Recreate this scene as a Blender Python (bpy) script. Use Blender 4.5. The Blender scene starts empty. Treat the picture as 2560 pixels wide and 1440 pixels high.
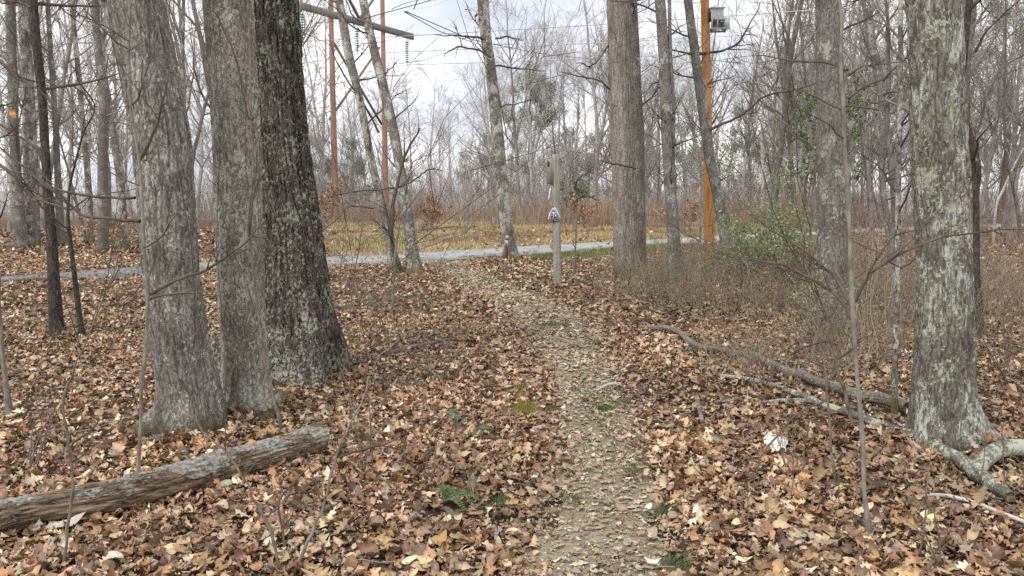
import bpy, math
import numpy as np

D = bpy.data
SC = bpy.context.scene
COL = SC.collection
RNG = np.random.default_rng(7)
PI = math.pi

# ------------------------------------------------------------------ basics
def lin(r, g, b):
    def f(c):
        c /= 255.0
        return c / 12.92 if c <= 0.04045 else ((c + 0.055) / 1.055) ** 2.4
    return (f(r), f(g), f(b), 1.0)

def hash3(ix, iy, iz, seed=0):
    h = (ix * 374761393 + iy * 668265263 + iz * 2147483647 + seed * 1274126177) & 0xFFFFFFFF
    h = ((h ^ (h >> 13)) * 1274126177) & 0xFFFFFFFF
    h = ((h ^ (h >> 16)) * 2246822519) & 0xFFFFFFFF
    return ((h ^ (h >> 15)) & 0xFFFFFF) / float(0xFFFFFF)

def vnoise(x, y, z=None, seed=0):
    x = np.asarray(x, float); y = np.asarray(y, float)
    z = np.zeros_like(x) if z is None else np.asarray(z, float)
    ix, iy, iz = (np.floor(a).astype(np.int64) for a in (x, y, z))
    fx, fy, fz = x - ix, y - iy, z - iz
    fx, fy, fz = (a * a * (3 - 2 * a) for a in (fx, fy, fz))
    r = 0
    for dx in (0, 1):
        for dy in (0, 1):
            for dz in (0, 1):
                w = (fx if dx else 1 - fx) * (fy if dy else 1 - fy) * (fz if dz else 1 - fz)
                r = r + w * hash3(ix + dx, iy + dy, iz + dz, seed)
    return r * 2 - 1

def fbm(x, y, z=None, oct=4, seed=0, gain=0.5):
    a, s, t = 1.0, 0.0, 0.0
    z0 = np.zeros_like(np.asarray(x, float)) if z is None else z
    f = 1.0
    for o in range(oct):
        s = s + a * vnoise(x * f, y * f, z0 * f, seed + o * 17)
        t += a; a *= gain; f *= 2.03
    return s / t

# ------------------------------------------------------------------ camera and terrain
CAM = np.array([0.0, 0.0, 1.60])
F = 2090.0
PITCH = math.atan((720 - 478) / F)
FW = np.array([0, math.cos(PITCH), -math.sin(PITCH)])
UP = np.array([0, math.sin(PITCH), math.cos(PITCH)])

def terrain(x, y):
    x = np.asarray(x, float); y = np.asarray(y, float)
    r = np.clip((np.hypot(x, y) - 1.0) / 6.0, 0, 1)
    h = 0.07 * fbm(x * 0.35, y * 0.35, oct=3, seed=3) * r
    h = h + 0.025 * fbm(x * 1.6, y * 1.6, oct=2, seed=9)
    far = np.clip((y - 60) / 120, 0, 1)
    h = h + far * far * 1.5
    return h

def ray(px, py):
    return FW + np.array([1.0, 0, 0]) * (px - 1280) / F + UP * (720 - py) / F

def at(px, py, Y):                      # point on the pixel's ray at world depth Y
    d = ray(px, py)
    return CAM + d * (Y / d[1])

def gnd(px, py):                        # where the pixel's ray meets the ground
    d = ray(px, py)
    z = 0.0
    for _ in range(12):
        s = (z - CAM[2]) / d[2]
        p = CAM + d * s
        z = float(terrain(p[0], p[1]))
    return np.array([p[0], p[1], z])

def wpx(w, Y):                          # pixel width at depth Y -> metres
    return w * Y / F

# ------------------------------------------------------------------ objects
def tag(o, label=None, cat=None, group=None, kind=None):
    if label: o["label"] = label
    if cat: o["category"] = cat
    if group: o["group"] = group
    if kind: o["kind"] = kind
    return o

def thing(name, label, cat, loc, group=None, rz=0.0):
    o = D.objects.new(name, None)
    o.empty_display_size = 0.1
    COL.objects.link(o)
    o.location = tuple(float(v) for v in loc)
    o.rotation_euler = (0, 0, rz)
    return tag(o, label, cat, group)

def mesh_obj(name, V, FC, mat, parent=None, cols=None, smooth=True):
    """V (n,3); FC list of int arrays (m,3) or (m,4)."""
    V = np.ascontiguousarray(V, dtype=np.float32)
    me = D.meshes.new(name)
    me.vertices.add(len(V))
    me.vertices.foreach_set("co", V.ravel())
    FC = [np.asarray(f, dtype=np.int32) for f in FC if len(f)]
    loops = np.concatenate([f.ravel() for f in FC])
    tot = np.concatenate([np.full(len(f), f.shape[1], dtype=np.int32) for f in FC])
    start = np.concatenate([[0], np.cumsum(tot)[:-1]]).astype(np.int32)
    me.loops.add(len(loops))
    me.loops.foreach_set("vertex_index", loops)
    me.polygons.add(len(tot))
    me.polygons.foreach_set("loop_start", start)
    if smooth:
        me.polygons.foreach_set("use_smooth", np.ones(len(tot), dtype=bool))
    me.update(calc_edges=True)
    if cols is not None:
        a = me.color_attributes.new("Col", "FLOAT_COLOR", "POINT")
        c = np.ones((len(V), 4), dtype=np.float32)
        c[:, :3] = np.asarray(cols)[:, :3]
        a.data.foreach_set("color", c.ravel())
    if mat: me.materials.append(mat)
    o = D.objects.new(name, me)
    COL.objects.link(o)
    if parent: o.parent = parent
    return o

class MB:
    """collects vertices, faces and per-vertex colours for ONE mesh"""
    def __init__(s): s.v = []; s.f3 = []; s.f4 = []; s.c = []; s.n = 0; s.hascol = False
    def add(s, V, q=None, t=None, col=None):
        V = np.asarray(V, float).reshape(-1, 3)
        if q is not None and len(q): s.f4.append(np.asarray(q, int) + s.n)
        if t is not None and len(t): s.f3.append(np.asarray(t, int) + s.n)
        s.v.append(V)
        if col is not None:
            col = np.asarray(col, float)
            if col.ndim == 1: col = np.tile(col[:3], (len(V), 1))
            s.c.append(col[:, :3]); s.hascol = True
        s.n += len(V)
        return s
    def tubes(s, P, R, sides=4, col=None):
        """P (M,N,3), R (M,N): tubes; col (M,3) or None"""
        P = np.asarray(P, float); R = np.asarray(R, float)
        if P.ndim == 2: P = P[None]; R = R[None]
        M, N, _ = P.shape
        if M == 0: return s
        T = np.gradient(P, axis=1)
        T /= np.linalg.norm(T, axis=2, keepdims=True) + 1e-9
        ref = np.where(np.abs(T[:, :1, 2:3]) < 0.8, np.array([0, 0, 1.0]), np.array([1.0, 0, 0]))
        ref = np.broadcast_to(ref, T.shape)
        A = np.cross(T, ref); A /= np.linalg.norm(A, axis=2, keepdims=True) + 1e-9
        B = np.cross(T, A)
        th = np.arange(sides) * 2 * PI / sides
        V = P[:, :, None] + R[:, :, None, None] * (A[:, :, None] * np.cos(th)[None, None, :, None] + B[:, :, None] * np.sin(th)[None, None, :, None])
        i = np.arange(M)[:, None, None] * N * sides
        j = np.arange(N - 1)[None, :, None] * sides
        k = np.arange(sides)[None, None, :]
        k2 = (k + 1) % sides
        q = np.stack([i + j + k, i + j + k2, i + j + sides + k2, i + j + sides + k], -1).reshape(-1, 4)
        c = None
        if col is not None:
            col = np.asarray(col, float)
            c = np.tile(col[:3], (M * N * sides, 1)) if col.ndim == 1 else np.repeat(col, N * sides, axis=0)
        s.add(V.reshape(-1, 3), q=q, col=c)
        return s
    def box(s, c, size, rot=None, col=None):
        h = np.asarray(size, float) / 2
        V = np.array([[x, y, z] for x in (-1, 1) for y in (-1, 1) for z in (-1, 1)], float) * h
        if rot is not None: V = V @ np.asarray(rot).T
        q = [[0, 1, 3, 2], [4, 6, 7, 5], [0, 4, 5, 1], [2, 3, 7, 6], [0, 2, 6, 4], [1, 5, 7, 3]]
        return s.add(V + np.asarray(c, float), q=q, col=col)
    def bar(s, a, b, w, h=None, col=None):
        a = np.asarray(a, float); b = np.asarray(b, float)
        h = h or w
        t = b - a; L = np.linalg.norm(t); t /= L
        up = np.array([0, 0, 1.0]) if abs(t[2]) < 0.9 else np.array([0, 1.0, 0])
        x = np.cross(t, up); x /= np.linalg.norm(x); y = np.cross(x, t)
        return s.box((a + b) / 2, (w, L, h), rot=np.stack([x, t, y], 1), col=col)
    def lathe(s, prof, c=(0, 0, 0), sides=16, col=None):
        prof = np.asarray(prof, float); n = len(prof)
        th = np.arange(sides) * 2 * PI / sides
        V = np.stack([prof[:, 0:1] * np.cos(th), prof[:, 0:1] * np.sin(th), np.repeat(prof[:, 1:2], sides, 1)], -1) + np.asarray(c, float)
        j = np.arange(n - 1)[:, None] * sides; k = np.arange(sides)[None]; k2 = (k + 1) % sides
        q = np.stack([j + k, j + k2, j + sides + k2, j + sides + k], -1).reshape(-1, 4)
        return s.add(V.reshape(-1, 3), q=q, col=col)
    def prism(s, poly, y0, y1, c=(0, 0, 0), col=None):
        """polygon in x,z extruded along y (front cap at y0)"""
        poly = np.asarray(poly, float); n = len(poly)
        V = np.concatenate([np.stack([poly[:, 0], np.full(n, y0), poly[:, 1]], 1), np.stack([poly[:, 0], np.full(n, y1), poly[:, 1]], 1),
                            [[poly[:, 0].mean(), y0, poly[:, 1].mean()], [poly[:, 0].mean(), y1, poly[:, 1].mean()]]]) + np.asarray(c, float)
        k = np.arange(n); k2 = (k + 1) % n
        q = np.stack([k, k + n, k2 + n, k2], 1)
        t = np.concatenate([np.stack([k, k2, np.full(n, 2 * n)], 1), np.stack([k2 + n, k + n, np.full(n, 2 * n + 1)], 1)])
        return s.add(V, q=q, t=t, col=col)
    def build(s, name, mat, parent=None, smooth=True):
        if not s.v: return None
        V = np.concatenate(s.v)
        fc = []
        if s.f4: fc.append(np.concatenate(s.f4))
        if s.f3: fc.append(np.concatenate(s.f3))
        return mesh_obj(name, V, fc, mat, parent, np.concatenate(s.c) if s.hascol else None, smooth)

# ------------------------------------------------------------------ materials
def new_mat(name):
    m = D.materials.new(name); m.use_nodes = True
    nt = m.node_tree; nt.nodes.clear()
    out = nt.nodes.new("ShaderNodeOutputMaterial")
    b = nt.nodes.new("ShaderNodeBsdfPrincipled")
    nt.links.new(b.outputs[0], out.inputs[0])
    b.inputs["Roughness"].default_value = 0.85
    b.inputs["Specular IOR Level"].default_value = 0.25
    return m, nt, b

class NT:
    def __init__(s, nt): s.nt = nt
    def link(s, v, sock):
        if hasattr(v, "is_output"): s.nt.links.new(v, sock)
        elif v is not None: sock.default_value = v
    def coord(s, which="Object"):
        return s.nt.nodes.new("ShaderNodeTexCoord").outputs[which]
    def map(s, v, scale=(1, 1, 1), rot=(0, 0, 0), loc=(0, 0, 0)):
        n = s.nt.nodes.new("ShaderNodeMapping"); s.link(v, n.inputs[0])
        n.inputs["Scale"].default_value = scale; n.inputs["Rotation"].default_value = rot; n.inputs["Location"].default_value = loc
        return n.outputs[0]
    def noise(s, v, scale, detail=5, rough=0.6, dist=0.0, color=False):
        n = s.nt.nodes.new("ShaderNodeTexNoise"); s.link(v, n.inputs["Vector"])
        n.inputs["Scale"].default_value = scale; n.inputs["Detail"].default_value = detail
        n.inputs["Roughness"].default_value = rough; n.inputs["Distortion"].default_value = dist
        return n.outputs["Color" if color else "Fac"]
    def voro(s, v, scale, feature="F1", out="Distance", rand=1.0):
        n = s.nt.nodes.new("ShaderNodeTexVoronoi"); n.feature = feature
        s.link(v, n.inputs["Vector"]); n.inputs["Scale"].default_value = scale
        n.inputs["Randomness"].default_value = rand
        return n.outputs[out]
    def ramp(s, v, stops, interp="LINEAR"):
        n = s.nt.nodes.new("ShaderNodeValToRGB"); s.link(v, n.inputs[0])
        cr = n.color_ramp; cr.interpolation = interp
        while len(cr.elements) < len(stops): cr.elements.new(0.5)
        for e, (p, c) in zip(cr.elements, stops):
            e.position = p; e.color = c if hasattr(c, "__len__") else (c, c, c, 1)
        return n.outputs[0]
    def step(s, v, a, b):
        n = s.nt.nodes.new("ShaderNodeMapRange"); n.interpolation_type = "SMOOTHSTEP"
        s.link(v, n.inputs[0]); n.inputs[1].default_value = a; n.inputs[2].default_value = b
        n.inputs[3].default_value = 0; n.inputs[4].default_value = 1
        return n.outputs[0]
    def mix(s, f, a, b, mode="MIX"):
        n = s.nt.nodes.new("ShaderNodeMix"); n.data_type = "RGBA"; n.blend_type = mode
        s.link(f, n.inputs[0]); s.link(a, n.inputs[6]); s.link(b, n.inputs[7])
        return n.outputs[2]
    def math(s, op, a, b=None, clamp=False):
        n = s.nt.nodes.new("ShaderNodeMath"); n.operation = op; n.use_clamp = clamp
        s.link(a, n.inputs[0])
        if b is not None: s.link(b, n.inputs[1])
        return n.outputs[0]
    def sep(s, v):
        n = s.nt.nodes.new("ShaderNodeSeparateXYZ"); s.link(v, n.inputs[0]); return n.outputs
    def vadd(s, a, b):
        n = s.nt.nodes.new("ShaderNodeVectorMath"); n.operation = "ADD"; s.link(a, n.inputs[0]); s.link(b, n.inputs[1]); return n.outputs[0]
    def vscale(s, a, k):
        n = s.nt.nodes.new("ShaderNodeVectorMath"); n.operation = "SCALE"; s.link(a, n.inputs[0]); n.inputs["Scale"].default_value = k; return n.outputs[0]
    def bump(s, h, dist, strength=1.0):
        n = s.nt.nodes.new("ShaderNodeBump"); s.link(h, n.inputs["Height"]); n.inputs["Distance"].default_value = dist
        n.inputs["Strength"].default_value = strength
        return n.outputs[0]

def bark_mat(name, base, alt, furrow, lichen, lichen_amt=0.5, fscale=14, stretch=0.2, crack=0.5, white=None, white_amt=0.0,
             moss=None, moss_h=0.0, yellow=None, yellow_amt=0.0, bump=0.012, fine=1.0, lw=0.55, wst=0.3):
    def up_(c, k): return tuple(min(0.9, v * k) for v in c[:3]) + (1,)
    base, alt, lichen = up_(base, 1.25), up_(alt, 1.3), up_(lichen, 1.2)
    m, nt, b = new_mat(name); n = NT(nt)
    co = n.coord("Object")
    warp = n.vadd(co, n.vscale(n.noise(co, 7, 3, color=True), 0.05))
    st = n.map(warp, (1, 1, stretch))
    big = n.noise(co, 2.3, 4, 0.6)
    ridg = n.noise(st, fscale, 7, 0.68)
    edge = n.voro(st, fscale * 1.1, "DISTANCE_TO_EDGE")
    grain = n.noise(n.map(co, (1, 1, 0.45)), 70 * fine, 5, 0.7)
    fine_n = n.noise(co, 150 * fine, 3, 0.7)
    col = n.mix(n.step(big, 0.36, 0.64), base, alt)
    col = n.mix(n.math("MULTIPLY", n.step(grain, 0.62, 0.34), 0.8), col, furrow)
    col = n.mix(n.math("MULTIPLY", n.step(grain, 0.55, 0.72), 0.35), col, tuple(min(1, c * 1.9) for c in base[:3]) + (1,))
    crk = n.math("MULTIPLY", n.step(edge, 0.10, 0.0), crack)
    crk2 = n.math("MULTIPLY", n.step(ridg, 0.5, 0.34), crack)
    col = n.mix(n.math("MAXIMUM", crk, crk2), col, furrow)
    # crusty lichen, broken up by fine noise
    lm = n.noise(n.map(co, (1, 1, 0.7)), 5.5, 5, 0.65)
    lf = n.noise(n.map(co, (1, 1, 0.75)), 40, 5, 0.75)
    lsum = n.math("ADD", n.math("MULTIPLY", lm, lw), n.math("MULTIPLY", lf, 1 - lw))
    th = 0.66 - 0.22 * lichen_amt
    lmask = n.step(lsum, th, th + 0.045)
    lcol = n.mix(n.noise(co, 30, 3), tuple(c * 0.62 for c in lichen[:3]) + (1,), tuple(min(1, c * 1.25) for c in lichen[:3]) + (1,))
    col = n.mix(n.math("MULTIPLY", lmask, 0.9), col, lcol)
    hgt = n.math("ADD", n.math("MULTIPLY", ridg, 1.0), n.math("MULTIPLY", n.step(edge, 0.0, 0.14), 0.35 * crack))
    hgt = n.math("ADD", hgt, n.math("MULTIPLY", grain, 0.3))
    hgt = n.math("ADD", hgt, n.math("MULTIPLY", lmask, 0.22))
    if white_amt > 0:
        wm = n.noise(n.map(co, (1, 1, 0.5), loc=(3, 1, 7)), 4.6, 4, 0.6)
        wf = n.noise(n.map(co, (1, 1, wst)), 42, 4, 0.72)
        ws = n.math("ADD", n.math("MULTIPLY", wm, 0.5), n.math("MULTIPLY", wf, 0.5))
        t2 = 0.68 - 0.2 * white_amt
        col = n.mix(n.math("MULTIPLY", n.step(ws, t2, t2 + 0.06), 0.8), col, white)
    if yellow_amt > 0:
        ym = n.noise(n.map(co, (1, 1, 0.8), loc=(9, 4, 2)), 3.3, 3, 0.55)
        yf = n.noise(co, 36, 4, 0.75)
        ys = n.math("ADD", n.math("MULTIPLY", ym, 0.5), n.math("MULTIPLY", yf, 0.5))
        t3 = 0.7 - 0.2 * yellow_amt
        col = n.mix(n.math("MULTIPLY", n.step(ys, t3, t3 + 0.07), 0.75), col, n.mix(n.noise(co, 80, 3), up_(yellow, 0.55), up_(yellow, 1.3)))
    if moss is not None:
        z = n.sep(co)[2]
        mz = n.math("ADD", n.math("MULTIPLY", z, -1.0 / moss_h), 1.0)
        mm = n.math("MULTIPLY", n.step(n.math("ADD", mz, n.math("MULTIPLY", n.noise(co, 9, 4), 0.9)), 0.75, 1.2), 0.8)
        mcol = n.mix(n.noise(co, 60, 3), tuple(c * 0.5 for c in moss[:3]) + (1,), moss)
        col = n.mix(mm, col, mcol)
    col = n.mix(0.5, col, n.ramp(fine_n, [(0.3, 0.55), (0.7, 1.45)]), "MULTIPLY")
    nt.links.new(col, b.inputs["Base Color"])
    b.inputs["Roughness"].default_value = 0.92
    b.inputs["Specular IOR Level"].default_value = 0.15
    nt.links.new(n.bump(hgt, bump), b.inputs["Normal"])
    return m

def simple_mat(name, a, c, scale=8, stretch=(1, 1, 1), rough=0.85, spec=0.2, detail=5, bump=0.0, lo=0.35, hi=0.65, metal=0.0):
    m, nt, b = new_mat(name); n = NT(nt)
    co = n.map(n.coord("Object"), stretch)
    f = n.noise(co, scale, detail, 0.65)
    nt.links.new(n.mix(n.step(f, lo, hi), a, c), b.inputs["Base Color"])
    b.inputs["Roughness"].default_value = rough; b.inputs["Specular IOR Level"].default_value = spec; b.inputs["Metallic"].default_value = metal
    if bump: nt.links.new(n.bump(f, bump), b.inputs["Normal"])
    return m

def vcol_mat(name, var=0.35, scale=40, rough=0.8, spec=0.2, trans=0.0):
    m, nt, b = new_mat(name); n = NT(nt)
    a = nt.nodes.new("ShaderNodeVertexColor"); a.layer_name = "Col"
    f = n.noise(n.coord("Object"), scale, 4, 0.7)
    col = n.mix(1.0, a.outputs[0], n.ramp(f, [(0.25, 1 - var), (0.75, 1 + var)]), "MULTIPLY")
    nt.links.new(col, b.inputs["Base Color"])
    b.inputs["Roughness"].default_value = rough; b.inputs["Specular IOR Level"].default_value = spec
    if trans > 0:
        t = nt.nodes.new("ShaderNodeBsdfTranslucent"); nt.links.new(col, t.inputs[0])
        mx = nt.nodes.new("ShaderNodeMixShader"); mx.inputs[0].default_value = trans
        nt.links.new(b.outputs[0], mx.inputs[1]); nt.links.new(t.outputs[0], mx.inputs[2])
        nt.links.new(mx.outputs[0], [x for x in nt.nodes if x.type == "OUTPUT_MATERIAL"][0].inputs[0])
    return m

M = {}
M["bark_lean"] = bark_mat("bark_lean", (0.20, 0.182, 0.16, 1), (0.275, 0.25, 0.222, 1), (0.042, 0.034, 0.028, 1), (0.40, 0.39, 0.335, 1), 0.60,
                          fscale=13, stretch=0.17, crack=0.6, lw=0.38, white=(0.56, 0.555, 0.53, 1), white_amt=0.58, moss=(0.10, 0.095, 0.03, 1), moss_h=0.28)
M["bark_mid"] = bark_mat("bark_mid", (0.235, 0.207, 0.175, 1), (0.335, 0.30, 0.26, 1), (0.06, 0.048, 0.038, 1), (0.42, 0.42, 0.335, 1), 0.74,
                         fscale=12, stretch=0.25, crack=0.45, lw=0.42, white=(0.60, 0.595, 0.55, 1), white_amt=0.62, moss=(0.13, 0.12, 0.03, 1), moss_h=0.16)
M["bark_dark"] = bark_mat("bark_dark", (0.10, 0.083, 0.07, 1), (0.145, 0.122, 0.105, 1), (0.022, 0.017, 0.015, 1), (0.335, 0.335, 0.275, 1), 0.74,
                          fscale=15, stretch=0.2, crack=0.9, bump=0.03, lw=0.37)
M["bark_pale"] = bark_mat("bark_pale", (0.175, 0.165, 0.138, 1), (0.25, 0.238, 0.20, 1), (0.045, 0.04, 0.032, 1), (0.42, 0.425, 0.335, 1), 0.66,
                          fscale=16, stretch=0.16, crack=0.65, lw=0.45, wst=0.22, white=(0.60, 0.605, 0.56, 1), white_amt=0.72, yellow=(0.37, 0.41, 0.19, 1), yellow_amt=0.55,
                          moss=(0.06, 0.058, 0.03, 1), moss_h=0.15)
M["bark_hick"] = bark_mat("bark_hick", (0.275, 0.24, 0.205, 1), (0.35, 0.315, 0.28, 1), (0.07, 0.056, 0.047, 1), (0.34, 0.34, 0.28, 1), 0.3,
                          fscale=10, stretch=0.12, crack=0.5, moss=(0.08, 0.08, 0.03, 1), moss_h=0.5, bump=0.02)
M["bark_grey"] = bark_mat("bark_grey", (0.165, 0.15, 0.132, 1), (0.235, 0.215, 0.195, 1), (0.045, 0.038, 0.032, 1), (0.36, 0.37, 0.32, 1), 0.6,
                          fscale=11, stretch=0.3, crack=0.35, moss=(0.10, 0.09, 0.03, 1), moss_h=0.25)
M["bark_smooth"] = bark_mat("bark_smooth", (0.165, 0.145, 0.122, 1), (0.30, 0.275, 0.245, 1), (0.05, 0.04, 0.032, 1), (0.46, 0.455, 0.41, 1), 0.72,
                            fscale=7, stretch=0.9, crack=0.55, lw=0.62, white=(0.56, 0.55, 0.51, 1), white_amt=0.6, wst=0.8, moss=(0.16, 0.14, 0.03, 1), moss_h=0.4)
M["bark_blackish"] = bark_mat("bark_blackish", (0.075, 0.062, 0.055, 1), (0.11, 0.095, 0.085, 1), (0.02, 0.017, 0.015, 1), (0.3, 0.31, 0.26, 1), 0.3,
                              fscale=15, stretch=0.3, crack=0.6)
M["sapling_bark"] = simple_mat("sapling_bark", (0.13, 0.104, 0.083, 1), (0.25, 0.208, 0.172, 1), 30, (1, 1, 0.5), bump=0.002)
M["sapling_grey"] = simple_mat("sapling_grey", (0.165, 0.145, 0.122, 1), (0.30, 0.272, 0.235, 1), 26, (1, 1, 0.5), bump=0.002)
M["twig"] = simple_mat("twig", (0.075, 0.058, 0.047, 1), (0.15, 0.12, 0.098, 1), 5)
M["twig_mid"] = simple_mat("twig_mid", (0.205, 0.18, 0.157, 1), (0.31, 0.275, 0.243, 1), 5)
M["twig_far"] = simple_mat("twig_far", (0.46, 0.43, 0.405, 1), (0.57, 0.54, 0.515, 1), 3)  # paler than the nearer twigs: distance haze painted into the colour
M["far_bark"] = simple_mat("far_bark", (0.38, 0.36, 0.345, 1), (0.55, 0.53, 0.515, 1), 4, (1, 1, 0.35))  # lightened grey, so haze on distant trunks is part of the bark colour
M["mid_bark"] = simple_mat("mid_bark", (0.17, 0.152, 0.138, 1), (0.33, 0.305, 0.28, 1), 9, (1, 1, 0.3), detail=7)
M["mid_bark_dark"] = simple_mat("mid_bark_dark", (0.11, 0.096, 0.086, 1), (0.22, 0.198, 0.178, 1), 9, (1, 1, 0.3), detail=7)
M["pale_bark"] = simple_mat("pale_bark", (0.42, 0.40, 0.37, 1), (0.58, 0.56, 0.53, 1), 6, (1, 1, 0.3))
M["leaf"] = vcol_mat("leaf", 0.3, 45, 0.48, 0.45, 0.0)
M["blade"] = vcol_mat("blade", 0.25, 6, 0.8, 0.15, 0.2)
M["brush"] = vcol_mat("brush", 0.25, 9, 0.85, 0.15)
M["green"] = vcol_mat("green", 0.25, 12, 0.55, 0.3, 0.25)

# ------------------------------------------------------------------ polylines, branches, trunks
def catmull(P, n):
    P = np.asarray(P, float)
    if len(P) == 2: return P[0] + (P[1] - P[0]) * np.linspace(0, 1, n)[:, None]
    Q = np.vstack([2 * P[0] - P[1], P, 2 * P[-1] - P[-2]])
    seg = np.linalg.norm(np.diff(P[:, :3], axis=0), axis=1); cum = np.concatenate([[0], np.cumsum(seg)])
    u = np.linspace(0, cum[-1], n)
    i = np.clip(np.searchsorted(cum, u, side="right") - 1, 0, len(P) - 2)
    t = ((u - cum[i]) / np.maximum(seg[i], 1e-9))[:, None]
    a, b, c, d = Q[i], Q[i + 1], Q[i + 2], Q[i + 3]
    return 0.5 * (2 * b + (c - a) * t + (2 * a - 5 * b + 4 * c - d) * t ** 2 + (3 * b - a - 3 * c + d) * t ** 3)

def spawn(P, R, total, rng, t0=0.2, t1=1.0, length=(0.5, 1.0), ang=(0.6, 1.1), ratio=0.55, n=5, wander=0.18, up=0.05, tip=0.25, rel=True, rmin=0.0, rmax=9):
    """children of polylines P (M,N,3), R (M,N)"""
    Mn, N, _ = P.shape
    if Mn == 0 or total == 0: return np.zeros((0, n, 3)), np.zeros((0, n))
    seg = np.linalg.norm(np.diff(P, axis=1), axis=2).sum(1)
    i = rng.choice(Mn, size=total, p=seg / seg.sum())
    t = (t0 + (t1 - t0) * rng.random(total)) * (N - 1)
    k = np.clip(t.astype(int), 0, N - 2); f = (t - k)[:, None]
    p = P[i, k] * (1 - f) + P[i, k + 1] * f
    r = R[i, k] * (1 - f[:, 0]) + R[i, k + 1] * f[:, 0]
    T = P[i, k + 1] - P[i, k]; T /= np.linalg.norm(T, axis=1, keepdims=True) + 1e-9
    rv = rng.normal(size=(total, 3)); A = rv - (rv * T).sum(1, keepdims=True) * T
    A /= np.linalg.norm(A, axis=1, keepdims=True) + 1e-9
    a = rng.uniform(*ang, total)[:, None]
    d = T * np.cos(a) + A * np.sin(a)
    L = rng.uniform(*length, total)
    if rel: L = L * seg[i] * (1.15 - 0.6 * (t / (N - 1)))
    out = np.zeros((total, n, 3)); out[:, 0] = p
    st = (L / (n - 1))[:, None]
    for s in range(1, n):
        d = d + rng.normal(size=(total, 3)) * wander + np.array([0, 0, up])
        d /= np.linalg.norm(d, axis=1, keepdims=True)
        out[:, s] = out[:, s - 1] + d * st
    r0 = np.clip(r * ratio, rmin, rmax)
    rad = r0[:, None] * np.linspace(1, tip, n)[None]
    return out, rad

def trunk_mesh(mb, P, R, sides, rings, seed, furrow=0.0, kth=9.0, kz=2.2, lump=0.05, flare=0.6, flare_h=0.22, roots=5, h0=0.0, edge=0.0):
    PR = catmull(np.hstack([P, np.asarray(R)[:, None]]), rings)
    C = PR[:, :3]; r = PR[:, 3]
    T = np.gradient(C, axis=0); T /= np.linalg.norm(T, axis=1, keepdims=True)
    X = np.array([1.0, 0, 0]) - T * T[:, :1]; X /= np.linalg.norm(X, axis=1, keepdims=True)
    Y = np.cross(T, X)
    th = np.linspace(0, 2 * PI, sides, endpoint=False)
    ct, sn = np.cos(th)[None], np.sin(th)[None]
    z = (C[:, 2] - h0)[:, None]
    rr = r[:, None] * np.ones((1, sides))
    ph = seed * 1.7
    lob = 0.55 + 0.45 * np.cos(roots * th + ph)[None] * (0.6 + 0.4 * np.cos(2 * th - ph)[None])
    rr = rr * (1 + flare * np.exp(-np.maximum(z, -0.05) / flare_h) * lob)
    rr = rr * (1 + lump * fbm(ct * 1.3 + seed, sn * 1.3, z * 1.6 + seed, oct=3, seed=seed))
    if furrow > 0:
        sc = kth / (2 * PI)
        u = ct * kth * 0.5 + 0.5 * fbm(ct * 3, sn * 3, z * 3, oct=2, seed=seed + 5)
        v = sn * kth * 0.5 + 0.5 * fbm(ct * 3, sn * 3, z * 3 + 9, oct=2, seed=seed + 6)
        n1 = np.abs(fbm(u, v, z * kz, oct=3, seed=seed + 11))
        n2 = fbm(u * 3.1, v * 3.1, z * kz * 6, oct=3, seed=seed + 21)
        rr = rr + furrow * (np.minimum(n1 * 3.2, 1.0) - 0.6) + furrow * 0.55 * n2
    V = C[:, None] + rr[..., None] * (X[:, None] * ct[..., None] + Y[:, None] * sn[..., None])
    j = np.arange(rings - 1)[:, None] * sides; k = np.arange(sides)[None]; k2 = (k + 1) % sides
    q = np.stack([j + k, j + k2, j + sides + k2, j + sides + k], -1).reshape(-1, 4)
    mb.add(V.reshape(-1, 3), q=q)
    return C, r

def px_path(pts, Y, lean=0.0):
    """[(px,py,w)] base first -> points and radii at depth Y (lean: metres of depth gained per metre of height)"""
    P, R = [], []
    for (x, y, w) in pts:
        p = at(x, y, Y)
        if lean: p = at(x, y, Y + lean * max(0, p[2]))
        P.append(p); R.append(wpx(w, p[1]) / 2)
    return np.array(P), np.array(R)

def extend(P, R, top, rtop):
    """continue a trunk above the picture"""
    d = P[-1] - P[-2]; d /= np.linalg.norm(d)
    d = d * 0.6 + np.array([0, 0, 0.4]); d /= np.linalg.norm(d)
    L = top - P[-1][2]
    if L <= 0.2: return P, R
    Q = [P[-1] + d * L * f + np.array([0.12 * math.sin(5 * f), 0.1 * math.cos(4 * f) - 0.1, 0]) for f in (0.35, 0.7, 1.0)]
    Rr = [R[-1] + (rtop - R[-1]) * f for f in (0.35, 0.7, 1.0)]
    return np.vstack([P, Q]), np.concatenate([R, Rr])

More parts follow.
